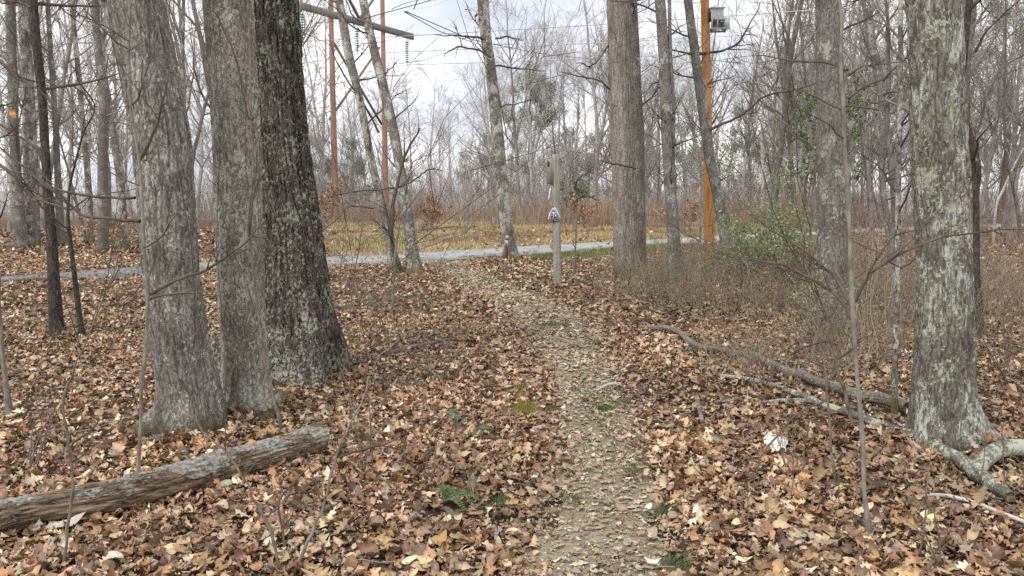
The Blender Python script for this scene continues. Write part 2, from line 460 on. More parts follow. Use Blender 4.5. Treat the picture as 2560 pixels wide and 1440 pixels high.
def leaf_quads(mb, pts, size, rng, col, tilt=1.2, wfac=0.5, droop=0.0):
    """small leaf-shaped faces (6 verts) hung at pts"""
    n = len(pts)
    if n == 0: return
    u = rng.normal(size=(n, 3)); u[:, 2] = u[:, 2] * tilt - droop; u /= np.linalg.norm(u, axis=1, keepdims=True)
    w = np.cross(u, rng.normal(size=(n, 3))); w /= np.linalg.norm(w, axis=1, keepdims=True) + 1e-9
    nn = np.cross(u, w)
    L = (size[0] + (size[1] - size[0]) * rng.random(n))[:, None]
    b = pts
    V = np.stack([b, b + u * L * 0.35 + w * L * wfac * 0.5 + nn * L * 0.08, b + u * L * 0.75 + w * L * wfac * 0.36, b + u * L,
                  b + u * L * 0.75 - w * L * wfac * 0.36 + nn * L * 0.06, b + u * L * 0.35 - w * L * wfac * 0.5 + nn * L * 0.08], 1)
    i = np.arange(n)[:, None] * 6
    q = np.concatenate([i + np.array([0, 1, 2, 3]), i + np.array([0, 3, 4, 5])])
    mb.add(V.reshape(-1, 3), q=q, col=np.repeat(col, 6, axis=0))

def pal(rng, n, colors, weights=None, jit=0.15):
    c = np.array([x[:3] for x in colors], float)
    w = None if weights is None else np.asarray(weights, float) / np.sum(weights)
    o = c[rng.choice(len(c), size=n, p=w)]
    return np.clip(o * (1 + rng.normal(size=(n, 1)) * jit) * (1 + rng.normal(size=(n, 3)) * jit * 0.25), 0.005, 0.95)

DEADLEAF = [(0.26, 0.115, 0.045), (0.33, 0.17, 0.08), (0.20, 0.085, 0.04), (0.38, 0.23, 0.12)]

def branch_px(pts, Y0, Y1=None):
    """a branch traced as (px,py,w), running in depth from Y0 to Y1"""
    Y1 = Y0 if Y1 is None else Y1
    n = len(pts); P, R = [], []
    for i, (x, y, w) in enumerate(pts):
        Y = Y0 + (Y1 - Y0) * i / max(1, n - 1)
        P.append(at(x, y, Y)); R.append(wpx(w, Y) / 2)
    PR = catmull(np.hstack([np.array(P), np.array(R)[:, None]]), max(8, n * 4))
    return PR[:, :3], np.maximum(PR[:, 3], 0.0009)

def wiggle(P, rng, amp):
    n = len(P); off = np.cumsum(rng.normal(size=(n, 3)), axis=0); off -= np.linspace(0, 1, n)[:, None] * off[-1]
    return P + off * amp

def make_tree(name, label, cat, stems, mat, seed, tmat, base=None, sides=40, rings=120, furrow=0.006, kth=9, kz=2.2, lump=0.05, flare=0.5, flare_h=0.22, roots=5,
              top=9.0, rtop=0.05, limbs=10, limb_t=0.55, twigs=1.0, side=0, side_len=(0.5, 1.3), side_z=(1.0, 4.0), manual=(), leaves=0, group=None, leaf_zone=None, side_r=0.4, hmax=None, kink=0.0):
    """stems: list of (pts, Y[, lean]); manual: list of (pts,Y0,Y1)"""
    rng = np.random.default_rng(seed)
    p0 = stems[0][0][0]
    if base is None:
        base = gnd(p0[0], p0[1])
    root = thing(name, label, cat, base, group)
    crown = MB(); allP = []
    lf = MB()
    for si, stm in enumerate(stems):
        pts, Y = stm[0], stm[1]
        lean = stm[2] if len(stm) > 2 else 0.0
        Y = base[1] if Y is None else Y
        P, R = px_path(pts, Y, lean)
        dn = P[0].copy(); dn[2] = float(terrain(dn[0], dn[1])) - 0.12
        if P[0][2] > dn[2] + 0.02:
            P = np.vstack([dn, P]); R = np.concatenate([[R[0]], R])
        else:
            P[0] = dn
        tp = top * (1 - 0.12 * si)
        P, R = extend(P, R, tp, min(rtop, R[-1] * 0.7))
        P = P - base
        if kink:
            PR_ = catmull(np.hstack([P, R[:, None]]), 26)
            PR_[2:, :3] += np.cumsum(rng.normal(size=(24, 3)), 0) * kink * 0.25 + rng.normal(size=(24, 3)) * kink * 0.5
            PR_[:, 3] *= 1 + 0.10 * rng.normal(size=26)
            P, R = PR_[:, :3], PR_[:, 3]
        mb = MB()
        C, r = trunk_mesh(mb, P, R, sides, rings, seed + si * 3, furrow, kth, kz, lump, flare, flare_h, roots, h0=0.0)
        # rounded top
        mb.build("trunk", mat, root)
        tp_ = C[None, ::max(1, rings // 30)]; tr_ = r[None, ::max(1, rings // 30)]
        B1, r1 = spawn(tp_, tr_, limbs, rng, limb_t, 1.0, (1.2, 2.6), (0.5, 1.1), 0.5, 7, 0.16, 0.07, rel=False)
        B2, r2 = spawn(B1, r1, int(limbs * 4 * twigs), rng, 0.15, 1.0, (0.3, 0.6), (0.5, 1.0), 0.55, 6, 0.2, 0.05)
        B3, r3 = spawn(B2, r2, int(limbs * 14 * twigs), rng, 0.1, 1.0, (0.35, 0.7), (0.5, 1.0), 0.6, 4, 0.22, 0.03, rmin=0.0015)
        crown.tubes(B1, r1, 6).tubes(B2, r2, 4).tubes(B3, r3, 3)
        if side:
            zz = C[:, 2]; i0 = np.searchsorted(zz, side_z[0]); i1 = max(np.searchsorted(zz, side_z[1]), i0 + 4)
            S = C[None, i0:i1]; Sr = r[None, i0:i1]
            b1, q1 = spawn(S, np.minimum(Sr, 0.05), side, rng, 0, 1, side_len, (0.8, 1.5), side_r, 8, 0.17, 0.05, rel=False, tip=0.2)
            q1 = np.clip(q1, 0, 0.02)
            b2, q2 = spawn(b1, q1, side * 4, rng, 0.2, 1, (0.25, 0.6), (0.5, 1.0), 0.6, 6, 0.2, 0.04)
            b3, q3 = spawn(b2, q2, side * 9, rng, 0.2, 1, (0.3, 0.7), (0.5, 1.0), 0.7, 4, 0.2, 0.02, rmin=0.0016)
            crown.tubes(b1, q1, 5).tubes(b2, q2, 4).tubes(b3, q3, 3)
            if leaves:
                pick = b3.reshape(-1, 3) if len(b3) else b2.reshape(-1, 3)
                pick = pick[rng.choice(len(pick), min(leaves, len(pick)), replace=False)]
                leaf_quads(lf, pick, (0.06, 0.12), rng, pal(rng, len(pick), DEADLEAF), droop=0.8)
    for mn in manual:
        P, R = branch_px(*mn)
        P = wiggle(P, rng, 0.004 * mn[1] / 6) - base
        crown.tubes(P, R, 7)
        b2, q2 = spawn(P[None], R[None], max(3, int(len(P) / 3)), rng, 0.2, 1, (0.12, 0.4), (0.4, 1.0), 0.6, 6, 0.16, 0.04, rmin=0.0016)
        b3, q3 = spawn(b2, q2, len(b2) * 3, rng, 0.2, 1, (0.3, 0.7), (0.4, 0.9), 0.7, 4, 0.2, 0.02, rmin=0.0013)
        crown.tubes(b2, q2, 4).tubes(b3, q3, 3)
    crown.build("crown", tmat, root)
    if lf.n: lf.build("dead_leaves", M["leaf"], root)
    return root

# ------------------------------------------------------------------ the trail and the paved path as pixel traces
TRAIL = [(1500, 1700, 620), (1490, 1440, 440), (1515, 1300, 310), (1515, 1200, 245), (1500, 1100, 205), (1475, 1000, 172), (1450, 920, 165), (1415, 850, 160),
         (1352, 785, 150), (1262, 732, 125), (1185, 700, 105), (1140, 676, 95), (1110, 655, 90)]
TC = np.array([gnd(x, y) for x, y, w in TRAIL]); TW = np.array([w * c[1] / F / 2 for (x, y, w), c in zip(TRAIL, TC)])
TF = catmull(np.hstack([TC, TW[:, None]]), 160)
def trail_d(x, y):
    """distance to the trail centre as a share of its half width"""
    out = np.full(np.shape(x), 9.0)
    for a in range(0, len(x), 20000):
        dx = x[a:a + 20000, None] - TF[None, :, 0]; dy = y[a:a + 20000, None] - TF[None, :, 1]
        dd = np.hypot(dx, dy) / TF[None, :, 3]
        out[a:a + 20000] = dd.min(1)
    return out

RX = [-900, -400, 0, 165, 330, 520, 800, 960, 1050, 1250, 1400, 1530, 1650, 1850, 2050, 2200, 2500, 3000, 3600]
RN = [775, 736, 713, 703, 690, 678, 667, 662, 655, 641, 635, 626, 615, 602, 589, 582, 569, 552, 540]
RF = [752, 716, 698, 687, 673, 660, 646, 641, 635, 623, 615, 607, 601, 590, 579, 573, 562, 547, 536]
def depth_of(py): 
    t = (720 - np.asarray(py, float)) / F
    dy = math.cos(PITCH) + math.sin(PITCH) * t; dz = -math.sin(PITCH) + math.cos(PITCH) * t
    return 1.6 / -dz * dy
ROAD_NEAR = depth_of(RN); ROAD_FAR = depth_of(RF)
def pxof(x, y):
    return 1280 + F * x / (y * math.cos(PITCH) + 0.19)
def road_band(x, y):
    p = pxof(x, y)
    return y - np.interp(p, RX, ROAD_NEAR), y - np.interp(p, RX, ROAD_FAR)

def sheet(name, left, right, nx, lift, mat, jitter=0.0, kind="structure"):
    """strip between two matching polylines of ground points"""
    L = np.asarray(left)[:, :2]; R = np.asarray(right)[:, :2]
    n = len(L); t = np.linspace(0, 1, nx)[None, :, None]
    XY = L[:, None] * (1 - t) + R[:, None] * t
    if jitter:
        e = fbm(np.arange(n) * 0.31, np.zeros(n), oct=3, seed=5); e2 = fbm(np.arange(n) * 0.31, np.ones(n) * 7.3, oct=3, seed=6)
        d = (R - L)
        XY = XY + d[:, None] * ((t - 0.5) * 2 * jitter * np.where(t < 0.5, e[:, None, None], e2[:, None, None]))
    Z = terrain(XY[..., 0], XY[..., 1]) + lift
    V = np.concatenate([XY, Z[..., None]], -1).reshape(-1, 3)
    j = np.arange(n - 1)[:, None] * nx; k = np.arange(nx - 1)[None]
    q = np.stack([j + k, j + k + 1, j + nx + k + 1, j + nx + k], -1).reshape(-1, 4)
    o = mesh_obj(name, V, [q], mat)
    return tag(o, kind=kind)

# ground: a graded grid reaching the horizon
def litter_ground():
    m, nt, b = new_mat("leaf_ground"); n = NT(nt)
    co = n.coord("Object")
    w = n.vadd(co, n.vscale(n.noise(co, 9, 3, color=True), 0.12))
    cell = n.voro(w, 11, "F1", "Color"); f = n.sep(cell)
    c = n.ramp(f[0], [(0.0, (0.045, 0.028, 0.02, 1)), (0.3, (0.12, 0.07, 0.043, 1)), (0.6, (0.27, 0.165, 0.10, 1)), (0.85, (0.36, 0.25, 0.17, 1)), (1.0, (0.48, 0.37, 0.27, 1))])
    d = n.voro(w, 11, "F1", "Distance")
    c = n.mix(n.math("MULTIPLY", n.step(d, 0.35, 0.75), 0.85), c, (0.035, 0.024, 0.018, 1))
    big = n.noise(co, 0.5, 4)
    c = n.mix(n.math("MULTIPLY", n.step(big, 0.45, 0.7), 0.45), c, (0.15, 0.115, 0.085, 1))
    c = n.mix(n.step(n.math("ADD", n.sep(co)[1], n.math("MULTIPLY", big, 14)), 48, 78), c, n.mix(n.noise(co, 0.9, 6, 0.7), (0.36, 0.33, 0.305, 1), (0.52, 0.49, 0.465, 1)))  # ground colour fades to grey with distance, painting in haze
    nt.links.new(c, b.inputs["Base Color"])
    nt.links.new(n.bump(n.noise(co, 25, 5), 0.05), b.inputs["Normal"])
    return m
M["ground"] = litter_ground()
ys = np.concatenate([np.linspace(-12, 2, 15), np.linspace(2.2, 14, 90), np.linspace(14.5, 60, 92), np.geomspace(62, 900, 40)])
xs0 = np.linspace(-1, 1, 121); xs0 = np.sign(xs0) * np.abs(xs0) ** 2.2
XX = xs0[None] * np.interp(ys, [-12, 10, 60, 900], [60, 60, 160, 1300])[:, None]
YY = np.repeat(ys[:, None], 121, 1)
V = np.stack([XX, YY, terrain(XX, YY)], -1).reshape(-1, 3)
j = np.arange(len(ys) - 1)[:, None] * 121; k = np.arange(120)[None]
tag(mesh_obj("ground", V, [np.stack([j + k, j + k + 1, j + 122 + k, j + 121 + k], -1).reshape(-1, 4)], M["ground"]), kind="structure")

# trail
def trail_mat():
    m, nt, b = new_mat("trail_dirt"); n = NT(nt)
    co = n.coord("Object")
    c = n.mix(n.step(n.noise(co, 2.2, 5), 0.38, 0.62), (0.34, 0.285, 0.20, 1), (0.46, 0.39, 0.285, 1))
    c = n.mix(n.math("MULTIPLY", n.step(n.noise(co, 38, 6, 0.7), 0.52, 0.66), 0.8), c, (0.50, 0.42, 0.31, 1))
    c = n.mix(n.math("MULTIPLY", n.step(n.noise(co, 55, 5, 0.7), 0.5, 0.36), 0.7), c, (0.13, 0.10, 0.066, 1))
    c = n.mix(n.math("MULTIPLY", n.step(n.noise(co, 1.4, 5, 0.6), 0.55, 0.7), 0.6), c, (0.19, 0.20, 0.10, 1))
    nt.links.new(c, b.inputs["Base Color"])
    nt.links.new(n.bump(n.noise(co, 45, 6, 0.7), 0.025), b.inputs["Normal"])
    return m
tan_ = np.gradient(TF[:, :2], axis=0); nrm = np.stack([tan_[:, 1], -tan_[:, 0]], 1); nrm /= np.linalg.norm(nrm, axis=1, keepdims=True)
sheet("trail", TF[:, :2] - nrm * TF[:, 3:4], TF[:, :2] + nrm * TF[:, 3:4], 13, 0.006, trail_mat(), jitter=0.22)

# paved path
def road_mat():
    m, nt, b = new_mat("worn_asphalt"); n = NT(nt)
    co = n.coord("Object")
    c = n.mix(n.step(n.noise(co, 1.3, 5), 0.35, 0.65), (0.30, 0.30, 0.298, 1), (0.40, 0.40, 0.395, 1))
    c = n.mix(0.5, c, n.ramp(n.noise(co, 120, 4, 0.8), [(0.3, 0.6), (0.7, 1.4)]), "MULTIPLY")
    c = n.mix(n.math("MULTIPLY", n.step(n.noise(co, 5, 6, 0.7), 0.60, 0.68), 0.35), c, (0.24, 0.17, 0.11, 1))
    ck = n.voro(n.vadd(co, n.vscale(n.noise(co, 3, 4, color=True), 0.6)), 0.9, "DISTANCE_TO_EDGE")
    c = n.mix(n.math("MULTIPLY", n.step(ck, 0.02, 0.004), 0.8), c, (0.08, 0.08, 0.08, 1))
    x = n.sep(co)[0]
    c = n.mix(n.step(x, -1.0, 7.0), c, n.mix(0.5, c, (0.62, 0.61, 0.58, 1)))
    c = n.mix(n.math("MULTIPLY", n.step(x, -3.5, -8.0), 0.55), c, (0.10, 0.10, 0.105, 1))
    nt.links.new(c, b.inputs["Base Color"]); b.inputs["Roughness"].default_value = 0.7
    return m
pxs = np.interp(np.linspace(0, len(RX) - 1, 420), np.arange(len(RX)), RX)
near = np.array([gnd(p, np.interp(p, RX, RN)) for p in pxs]); farr = np.array([gnd(p, np.interp(p, RX, RF)) for p in pxs])
def smooth(a, k=9):
    p = np.pad(a, ((k // 2, k // 2), (0, 0)), mode="edge"); return np.stack([np.convolve(p[:, i], np.ones(k) / k, "valid") for i in range(3)], 1)
near, farr = smooth(near), smooth(farr)
near[:, 1] += 0.09 * fbm(near[:, 0] * 2.1, near[:, 1] * 0.3, oct=3, seed=71); farr[:, 1] += 0.10 * fbm(farr[:, 0] * 1.9, farr[:, 1] * 0.3, oct=3, seed=72)
n_ = len(near)
prof = np.stack([near * [1, 1, 0] + [0, 0, 0], near, near * 0.5 + farr * 0.5, farr, farr * [1, 1, 0]], 1)
zt = terrain(prof[..., 0], prof[..., 1])
prof[..., 2] = zt + np.array([-0.05, 0.05, 0.075, 0.05, -0.05])
j = np.arange(n_ - 1)[:, None] * 5; k = np.arange(4)[None]
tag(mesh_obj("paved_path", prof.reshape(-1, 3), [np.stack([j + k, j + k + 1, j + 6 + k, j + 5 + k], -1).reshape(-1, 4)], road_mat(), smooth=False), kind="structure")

# field beyond the paved path
def field_mat():
    m, nt, b = new_mat("straw_field"); n = NT(nt)
    co = n.coord("Object")
    c = n.mix(n.step(n.noise(co, 0.35, 5), 0.38, 0.62), (0.37, 0.29, 0.165, 1), (0.23, 0.16, 0.105, 1))
    c = n.mix(n.math("MULTIPLY", n.step(n.noise(n.map(co, (1, 1, 1), loc=(4, 9, 0)), 0.28, 4), 0.52, 0.62), 0.7), c, (0.19, 0.22, 0.07, 1))
    c = n.mix(0.6, c, n.ramp(n.noise(co, 14, 6, 0.75), [(0.3, 0.45), (0.7, 1.5)]), "MULTIPLY")
    nt.links.new(c, b.inputs["Base Color"])
    return m
fp = np.linspace(600, 2120, 60)
fl = np.array([gnd(p, np.interp(p, RX, RF) - 1.0) for p in fp])
fr = np.array([at(p, 520, 0.0 + np.interp(p, [600, 800, 1300, 1720, 2120], [30, 44, 48, 46, 40])) for p in fp])
sheet("field", fl, fr, 40, 0.012, field_mat())

# small open spots in the litter (moss, ferns, stone, bark, tufts) and along the fallen wood
SPOTS = [(1312, 1032, .14), (1300, 978, .10), (1513, 1027, .07), (1590, 1186, .07), (1245, 1270, .09), (1690, 1420, .08), (1660, 1285, .07), (1112, 1285, .13), (1150, 1068, .10), (1235, 1105, .10),
         (1377, 1025, .05), (1556, 1010, .08), (1942, 1130, .10), (393, 1112, .08), (1375, 815, .2), (1495, 862, .1)]
WOODS = [([(0, 1325), (120, 1300), (250, 1280), (350, 1256), (470, 1222), (560, 1194), (660, 1164), (740, 1142), (785, 1124)], .05),
         ([(1860, 958), (1930, 976), (2010, 1006), (2060, 1030), (2130, 1053), (2200, 1082), (2260, 1104), (2310, 1126), (2360, 1155), (2410, 1184), (2445, 1214), (2485, 1240), (2525, 1266)], .035),
         ([(2470, 1185), (2510, 1170), (2580, 1170)], .05), ([(2020, 1018), (1960, 1014), (1905, 1018)], .02), ([(1742, 1008), (1750, 1040), (1757, 1072)], .025), ([(2270, 1260), (2410, 1266), (2500, 1300), (2600, 1342)], .025),
         ([(1650, 836), (1700, 848), (1740, 874), (1790, 895), (1850, 904), (1910, 920), (1970, 949), (2030, 972), (2100, 998), (2180, 1022), (2270, 1046)], .05)]
KO = [np.array([*gnd(a, b)[:2], r]) for a, b, r in SPOTS]
for pts_, r_ in WOODS:
    g_ = catmull(np.array([gnd(a, b)[:2] for a, b in pts_]), 40)
    KO += [np.array([q[0], q[1], r_]) for q in g_]
KO = np.array(KO)
def keepout(x, y):
    out = np.ones(len(x))
    for a in range(0, len(x), 20000):
        dd = np.hypot(x[a:a + 20000, None] - KO[None, :, 0], y[a:a + 20000, None] - KO[None, :, 1]) / KO[None, :, 2]
        out[a:a + 20000] = np.clip((dd.min(1) - 0.75) * 3, 0.03, 1)
    return out

# ------------------------------------------------------------------ leaf litter (nobody could count it)
def leaf_template(kind, rows):
    t = np.linspace(0, 1, rows)
    if kind == "oak":
        env = 0.31 * np.sin(PI * np.clip(t, 0, 1) ** 0.78) ** 0.75 + 0.012
        per = 3.5 if rows >= 13 else 2.5
        lob = 0.36 + 0.80 * (0.5 - 0.5 * np.cos(2 * PI * per * t)) if rows >= 9 else np.ones(rows) * 0.85
        wl = env * lob; wr = env * (0.36 + 0.80 * (0.5 - 0.5 * np.cos(2 * PI * per * t + 0.35))) if rows >= 9 else env * lob
        sh = 0.09 * (lob - 0.7) if rows >= 9 else np.zeros(rows)
    else:
        wl = 0.27 * np.sin(PI * t) ** 0.85 + 0.008; wr = wl; sh = np.zeros(rows)
    T = np.stack([t + sh, t, t + sh], 1); U = np.stack([-wl, np.zeros(rows), wr], 1)
    j = np.arange(rows - 1)[:, None] * 3; k = np.arange(2)[None]
    q = np.stack([j + k, j + k + 1, j + k + 4, j + k + 3], -1).reshape(-1, 4)
    return T.ravel(), U.ravel(), q

def add_leaves(mb, x, y, L, kind, rows, rng, col, tilt=0.35, curl=1.0, lift=0.03, flat=1.0):
    n = len(x)
    if n == 0: return
    T, U, q = leaf_template(kind, rows)
    nv = len(T)
    bend = rng.normal(size=(n, 1)) * 1.6 * curl + 0.5 * curl
    cup = rng.normal(size=(n, 1)) * 3.4 * curl
    twist = rng.normal(size=(n, 1)) * 1.0 * curl
    wf = rng.uniform(0.75, 1.25, (n, 1))
    t = T[None] - 0.5; u = U[None] * wf
    bs = np.where(np.abs(bend) < 0.05, 0.05, bend)
    X = np.sin(bs * t) / bs; Zb = (1 - np.cos(bs * t)) / bs
    cs = np.where(np.abs(cup) < 0.05, 0.05, cup)
    Yl = np.sin(cs * u) / cs; Zc = (1 - np.cos(cs * u)) / cs
    tw = twist * t
    Y2 = Yl * np.cos(tw) - Zc * np.sin(tw); Z2 = Yl * np.sin(tw) + Zc * np.cos(tw)
    Z2 = Z2 + rng.normal(size=(n, nv)) * 0.012 * curl
    P = np.stack([X, Y2, Zb + Z2], -1) * L[:, None, None]
    yaw = rng.uniform(0, 2 * PI, n); tl = np.abs(rng.normal(size=n)) * tilt; az = rng.uniform(0, 2 * PI, n)
    cy, sy = np.cos(yaw), np.sin(yaw)
    Px = P[..., 0] * cy[:, None] - P[..., 1] * sy[:, None]; Py = P[..., 0] * sy[:, None] + P[..., 1] * cy[:, None]; Pz = P[..., 2]
    ax, ay = np.cos(az)[:, None], np.sin(az)[:, None]
    al = Px * ax + Py * ay; pe = -Px * ay + Py * ax
    ct, st = np.cos(tl)[:, None], np.sin(tl)[:, None]
    al2 = al * ct - Pz * st; Pz = al * st + Pz * ct
    Px = al2 * ax - pe * ay; Py = al2 * ay + pe * ax
    br_ = road_band(x, y); z0 = terrain(x, y) + 0.07 * ((br_[0] > -0.05) & (br_[1] < 0.05)) + 0.008 + rng.random(n) * lift + 0.25 * L * np.sin(tl)
    V = np.stack([x[:, None] + Px, y[:, None] + Py, np.maximum(z0[:, None] + Pz * flat, terrain(x, y)[:, None] + 0.002)], -1)
    Q = (np.arange(n)[:, None, None] * nv + q[None]).reshape(-1, 4)
    cv = np.repeat(col[:, None], nv, 1) * (1 + rng.normal(size=(n, nv, 1)) * 0.06)
    # a paler midrib line and darker leaf edge on the large leaves
    if rows >= 9:
        mid = np.tile(np.array([0.90, 1.12, 0.90]), rows)[None, :, None]
        cv = cv * mid
    mb.add(V.reshape(-1, 3), q=Q, col=np.clip(cv.reshape(-1, 3), 0.004, 0.95))

LEAFC = [(0.41, 0.248, 0.140), (0.32, 0.175, 0.093), (0.51, 0.350, 0.215), (0.63, 0.48, 0.325), (0.14, 0.079, 0.050), (0.38, 0.31, 0.25), (0.41, 0.215, 0.098), (0.74, 0.63, 0.49), (0.22, 0.135, 0.088)]
LEAFW = [24, 21, 20, 9, 13, 5, 6, 1.4, 14]
def scatter_band(mb, d0, d1, dens, rows, Lr, rng, kinds=(("oak", 0.68), ("oval", 0.32)), tilt=0.4, side=0.66, grow=1.0, torn=False):
    w0, w1 = side * d0 + 0.8, side * d1 + 0.8
    area = (w0 + w1) * (d1 - d0)
    n = int(area * dens)
    y = np.sqrt(rng.random(n) * (d1 ** 2 - d0 ** 2) + d0 ** 2)
    x = (rng.random(n) * 2 - 1) * (side * y + 0.8)
    td = trail_d(x, y)
    bn, bf = road_band(x, y)
    px = pxof(x, y)
    td = td + 0.35 * fbm(x * 2.3, y * 2.3, oct=3, seed=31)
    keep = rng.random(n) < np.clip((td - 0.45) / 0.95, 0.05, 1) * keepout(x, y)
    keep &= ~((bn > -0.05) & (bf < 0.05) & (rng.random(n) < np.clip(1.03 - 0.5 * np.exp(-np.minimum(np.abs(bn), np.abs(bf)) / 0.18), 0.5, 0.955)))
    infield = (bf > 0.0) & (px > 820)
    keep &= ~(infield & (rng.random(n) < np.interp(px, [820, 1000, 1500, 2000, 2250], [0.75, 0.9, 0.9, 0.8, 0.3])))
    green = (bn < 0) & (bn > -2.2) & (px > 1330) & (px < 2100)
    keep &= ~(green & (rng.random(n) < 0.75))
    keep &= rng.random(n) < np.clip(0.88 + 0.9 * fbm(x * 0.75, y * 0.75, oct=3, seed=43), 0.28, 1)
    x, y, td = x[keep], y[keep], td[keep]
    n = len(x)
    col = pal(rng, n, LEAFC, LEAFW, 0.2)
    col = col * np.array([1.0, 1.035, 1.0])
    if torn: col = col * rng.uniform(0.45, 1.05, (n, 1))
    pn = fbm(x * 0.9, y * 0.9, oct=3, seed=41)[:, None]
    col = col * (1 + 0.36 * pn)
    edge = np.clip(1.6 - td, 0, 1)[:, None]
    col = col * (1 - 0.5 * edge) + np.array([0.40, 0.31, 0.21]) * 0.5 * edge * (0.6 + 0.8 * rng.random((n, 1)))
    L = (Lr[0] + (Lr[1] - Lr[0]) * rng.random(n) ** 1.4) * (1 - 0.3 * edge[:, 0])
    kk = rng.random(n); a = 0
    for nm, p in kinds:
        s = (kk >= a) & (kk < a + p); a += p
        add_leaves(mb, x[s], y[s], L[s], nm, rows, rng, np.clip(col[s], 0.01, 0.9), tilt=tilt)
rng = np.random.default_rng(11)
mb = MB()
scatter_band(mb, 2.2, 5.4, 780, 15, (0.045, 0.118), rng, tilt=0.5)
scatter_band(mb, 2.2, 5.4, 1500, 4, (0.015, 0.05), rng, tilt=0.6, torn=True)
scatter_band(mb, 5.4, 10.5, 520, 9, (0.045, 0.105), rng, tilt=0.5)
scatter_band(mb, 5.4, 10.5, 650, 4, (0.02, 0.055), rng, tilt=0.6, torn=True)
scatter_band(mb, 10.5, 21.0, 270, 4, (0.065, 0.13), rng, tilt=0.5)
scatter_band(mb, 21.0, 36.0, 40, 3, (0.13, 0.26), rng, tilt=0.6)
tag(mb.build("leaf_litter", M["leaf"]), "brown dry oak and beech leaves covering the forest floor", "leaf litter", kind="stuff")

# flattened leaf bits trodden into the trail
rng = np.random.default_rng(12)
mb = MB()
n = 19000
i = rng.integers(2, len(TF) - 1, n); i = np.clip((len(TF) * (rng.random(n) ** 1.25)).astype(int), 0, len(TF) - 1)
off = rng.normal(size=n) * 0.78
x = TF[i, 0] + nrm[i, 0] * off * TF[i, 3] + rng.normal(size=n) * 0.05; y = TF[i, 1] + nrm[i, 1] * off * TF[i, 3] + rng.normal(size=n) * 0.05
bn, _ = road_band(x, y); s = (bn < -0.1) & (y > 2.0); s &= rng.random(n) < keepout(x, y)
x, y = x[s], y[s]; n = len(x)
col = pal(rng, n, [(0.45, 0.36, 0.245), (0.37, 0.29, 0.195), (0.54, 0.445, 0.315), (0.24, 0.18, 0.12), (0.36, 0.24, 0.15), (0.62, 0.54, 0.41)], [25, 25, 15, 12, 18, 3], 0.2)
Lb = 0.010 + 0.05 * rng.random(n) ** 3.0; tdb = trail_d(x, y); kb = rng.random(n) < 0.45
Lb = Lb * np.clip(y / 6.0, 0.9, 1.6)
add_leaves(mb, x[kb], y[kb], Lb[kb], "oval", 5, rng, col[kb], tilt=0.28, curl=0.9, lift=0.012, flat=0.8)
add_leaves(mb, x[~kb], y[~kb], Lb[~kb] * 1.25, "oak", 9, rng, col[~kb], tilt=0.28, curl=0.9, lift=0.012, flat=0.8)
tag(mb.build("trail_leaf_bits", M["leaf"]), "trodden pale leaf fragments lying along the dirt trail", "leaf litter", kind="stuff")

# ------------------------------------------------------------------ the big foreground trunks
TW_ = M["twig"]
make_tree("lichen_tree", "stout leaning trunk with scattered grey lichen, nearest the log, left of the tight pair", "tree",
          [([(458, 1090, 156), (474, 1000, 150), (448, 850, 141), (430, 700, 138), (418, 560, 136), (402, 350, 134), (366, 150, 135), (331, 0, 137), (300, -130, 136)], None)],
          M["bark_lean"], 1, TW_, sides=200, rings=620, furrow=0.011, kth=11, kz=1.5, lump=0.08, flare=0.95, flare_h=0.14, roots=6, top=10, rtop=0.1, limbs=9)
make_tree("lichen_tree", "middle trunk of the near trio, pale crusty lichen over its upper bark, narrow mossy foot", "tree",
          [([(625, 1030, 128), (617, 1000, 121), (611, 850, 113), (602, 700, 115), (591, 350, 113), (576, 120, 115), (570, 0, 116), (562, -150, 114)], None)],
          M["bark_mid"], 2, TW_, sides=200, rings=620, furrow=0.009, kth=10, kz=1.6, lump=0.06, flare=0.75, flare_h=0.11, roots=4, top=10, rtop=0.09, limbs=9)
make_tree("furrowed_oak", "dark deeply furrowed trunk with wide spreading foot, speckled by pale lichen flakes", "tree",
          [([(712, 935, 225), (735, 850, 178), (738, 700, 146), (722, 500, 131), (705, 350, 120), (692, 150, 118), (684, 0, 116), (676, -150, 114)], None)],
          M["bark_dark"], 3, TW_, sides=220, rings=620, furrow=0.026, kth=13, kz=1.0, lump=0.05, flare=1.35, flare_h=0.36, roots=5, top=12, rtop=0.12, limbs=10)
make_tree("pale_barked_tree", "stout pale trunk patched with white and yellow-green lichen beside the forked fallen branch", "tree",
          [([(2367, 1112, 150), (2359, 1000, 146), (2360, 850, 135), (2361, 650, 126), (2348, 350, 128), (2342, 200, 122), (2335, 0, 118), (2328, -140, 116)], None)],
          M["bark_pale"], 4, TW_, sides=200, rings=620, furrow=0.013, kth=12, kz=1.2, lump=0.06, flare=0.95, flare_h=0.13, roots=5, top=10, rtop=0.09, limbs=9)

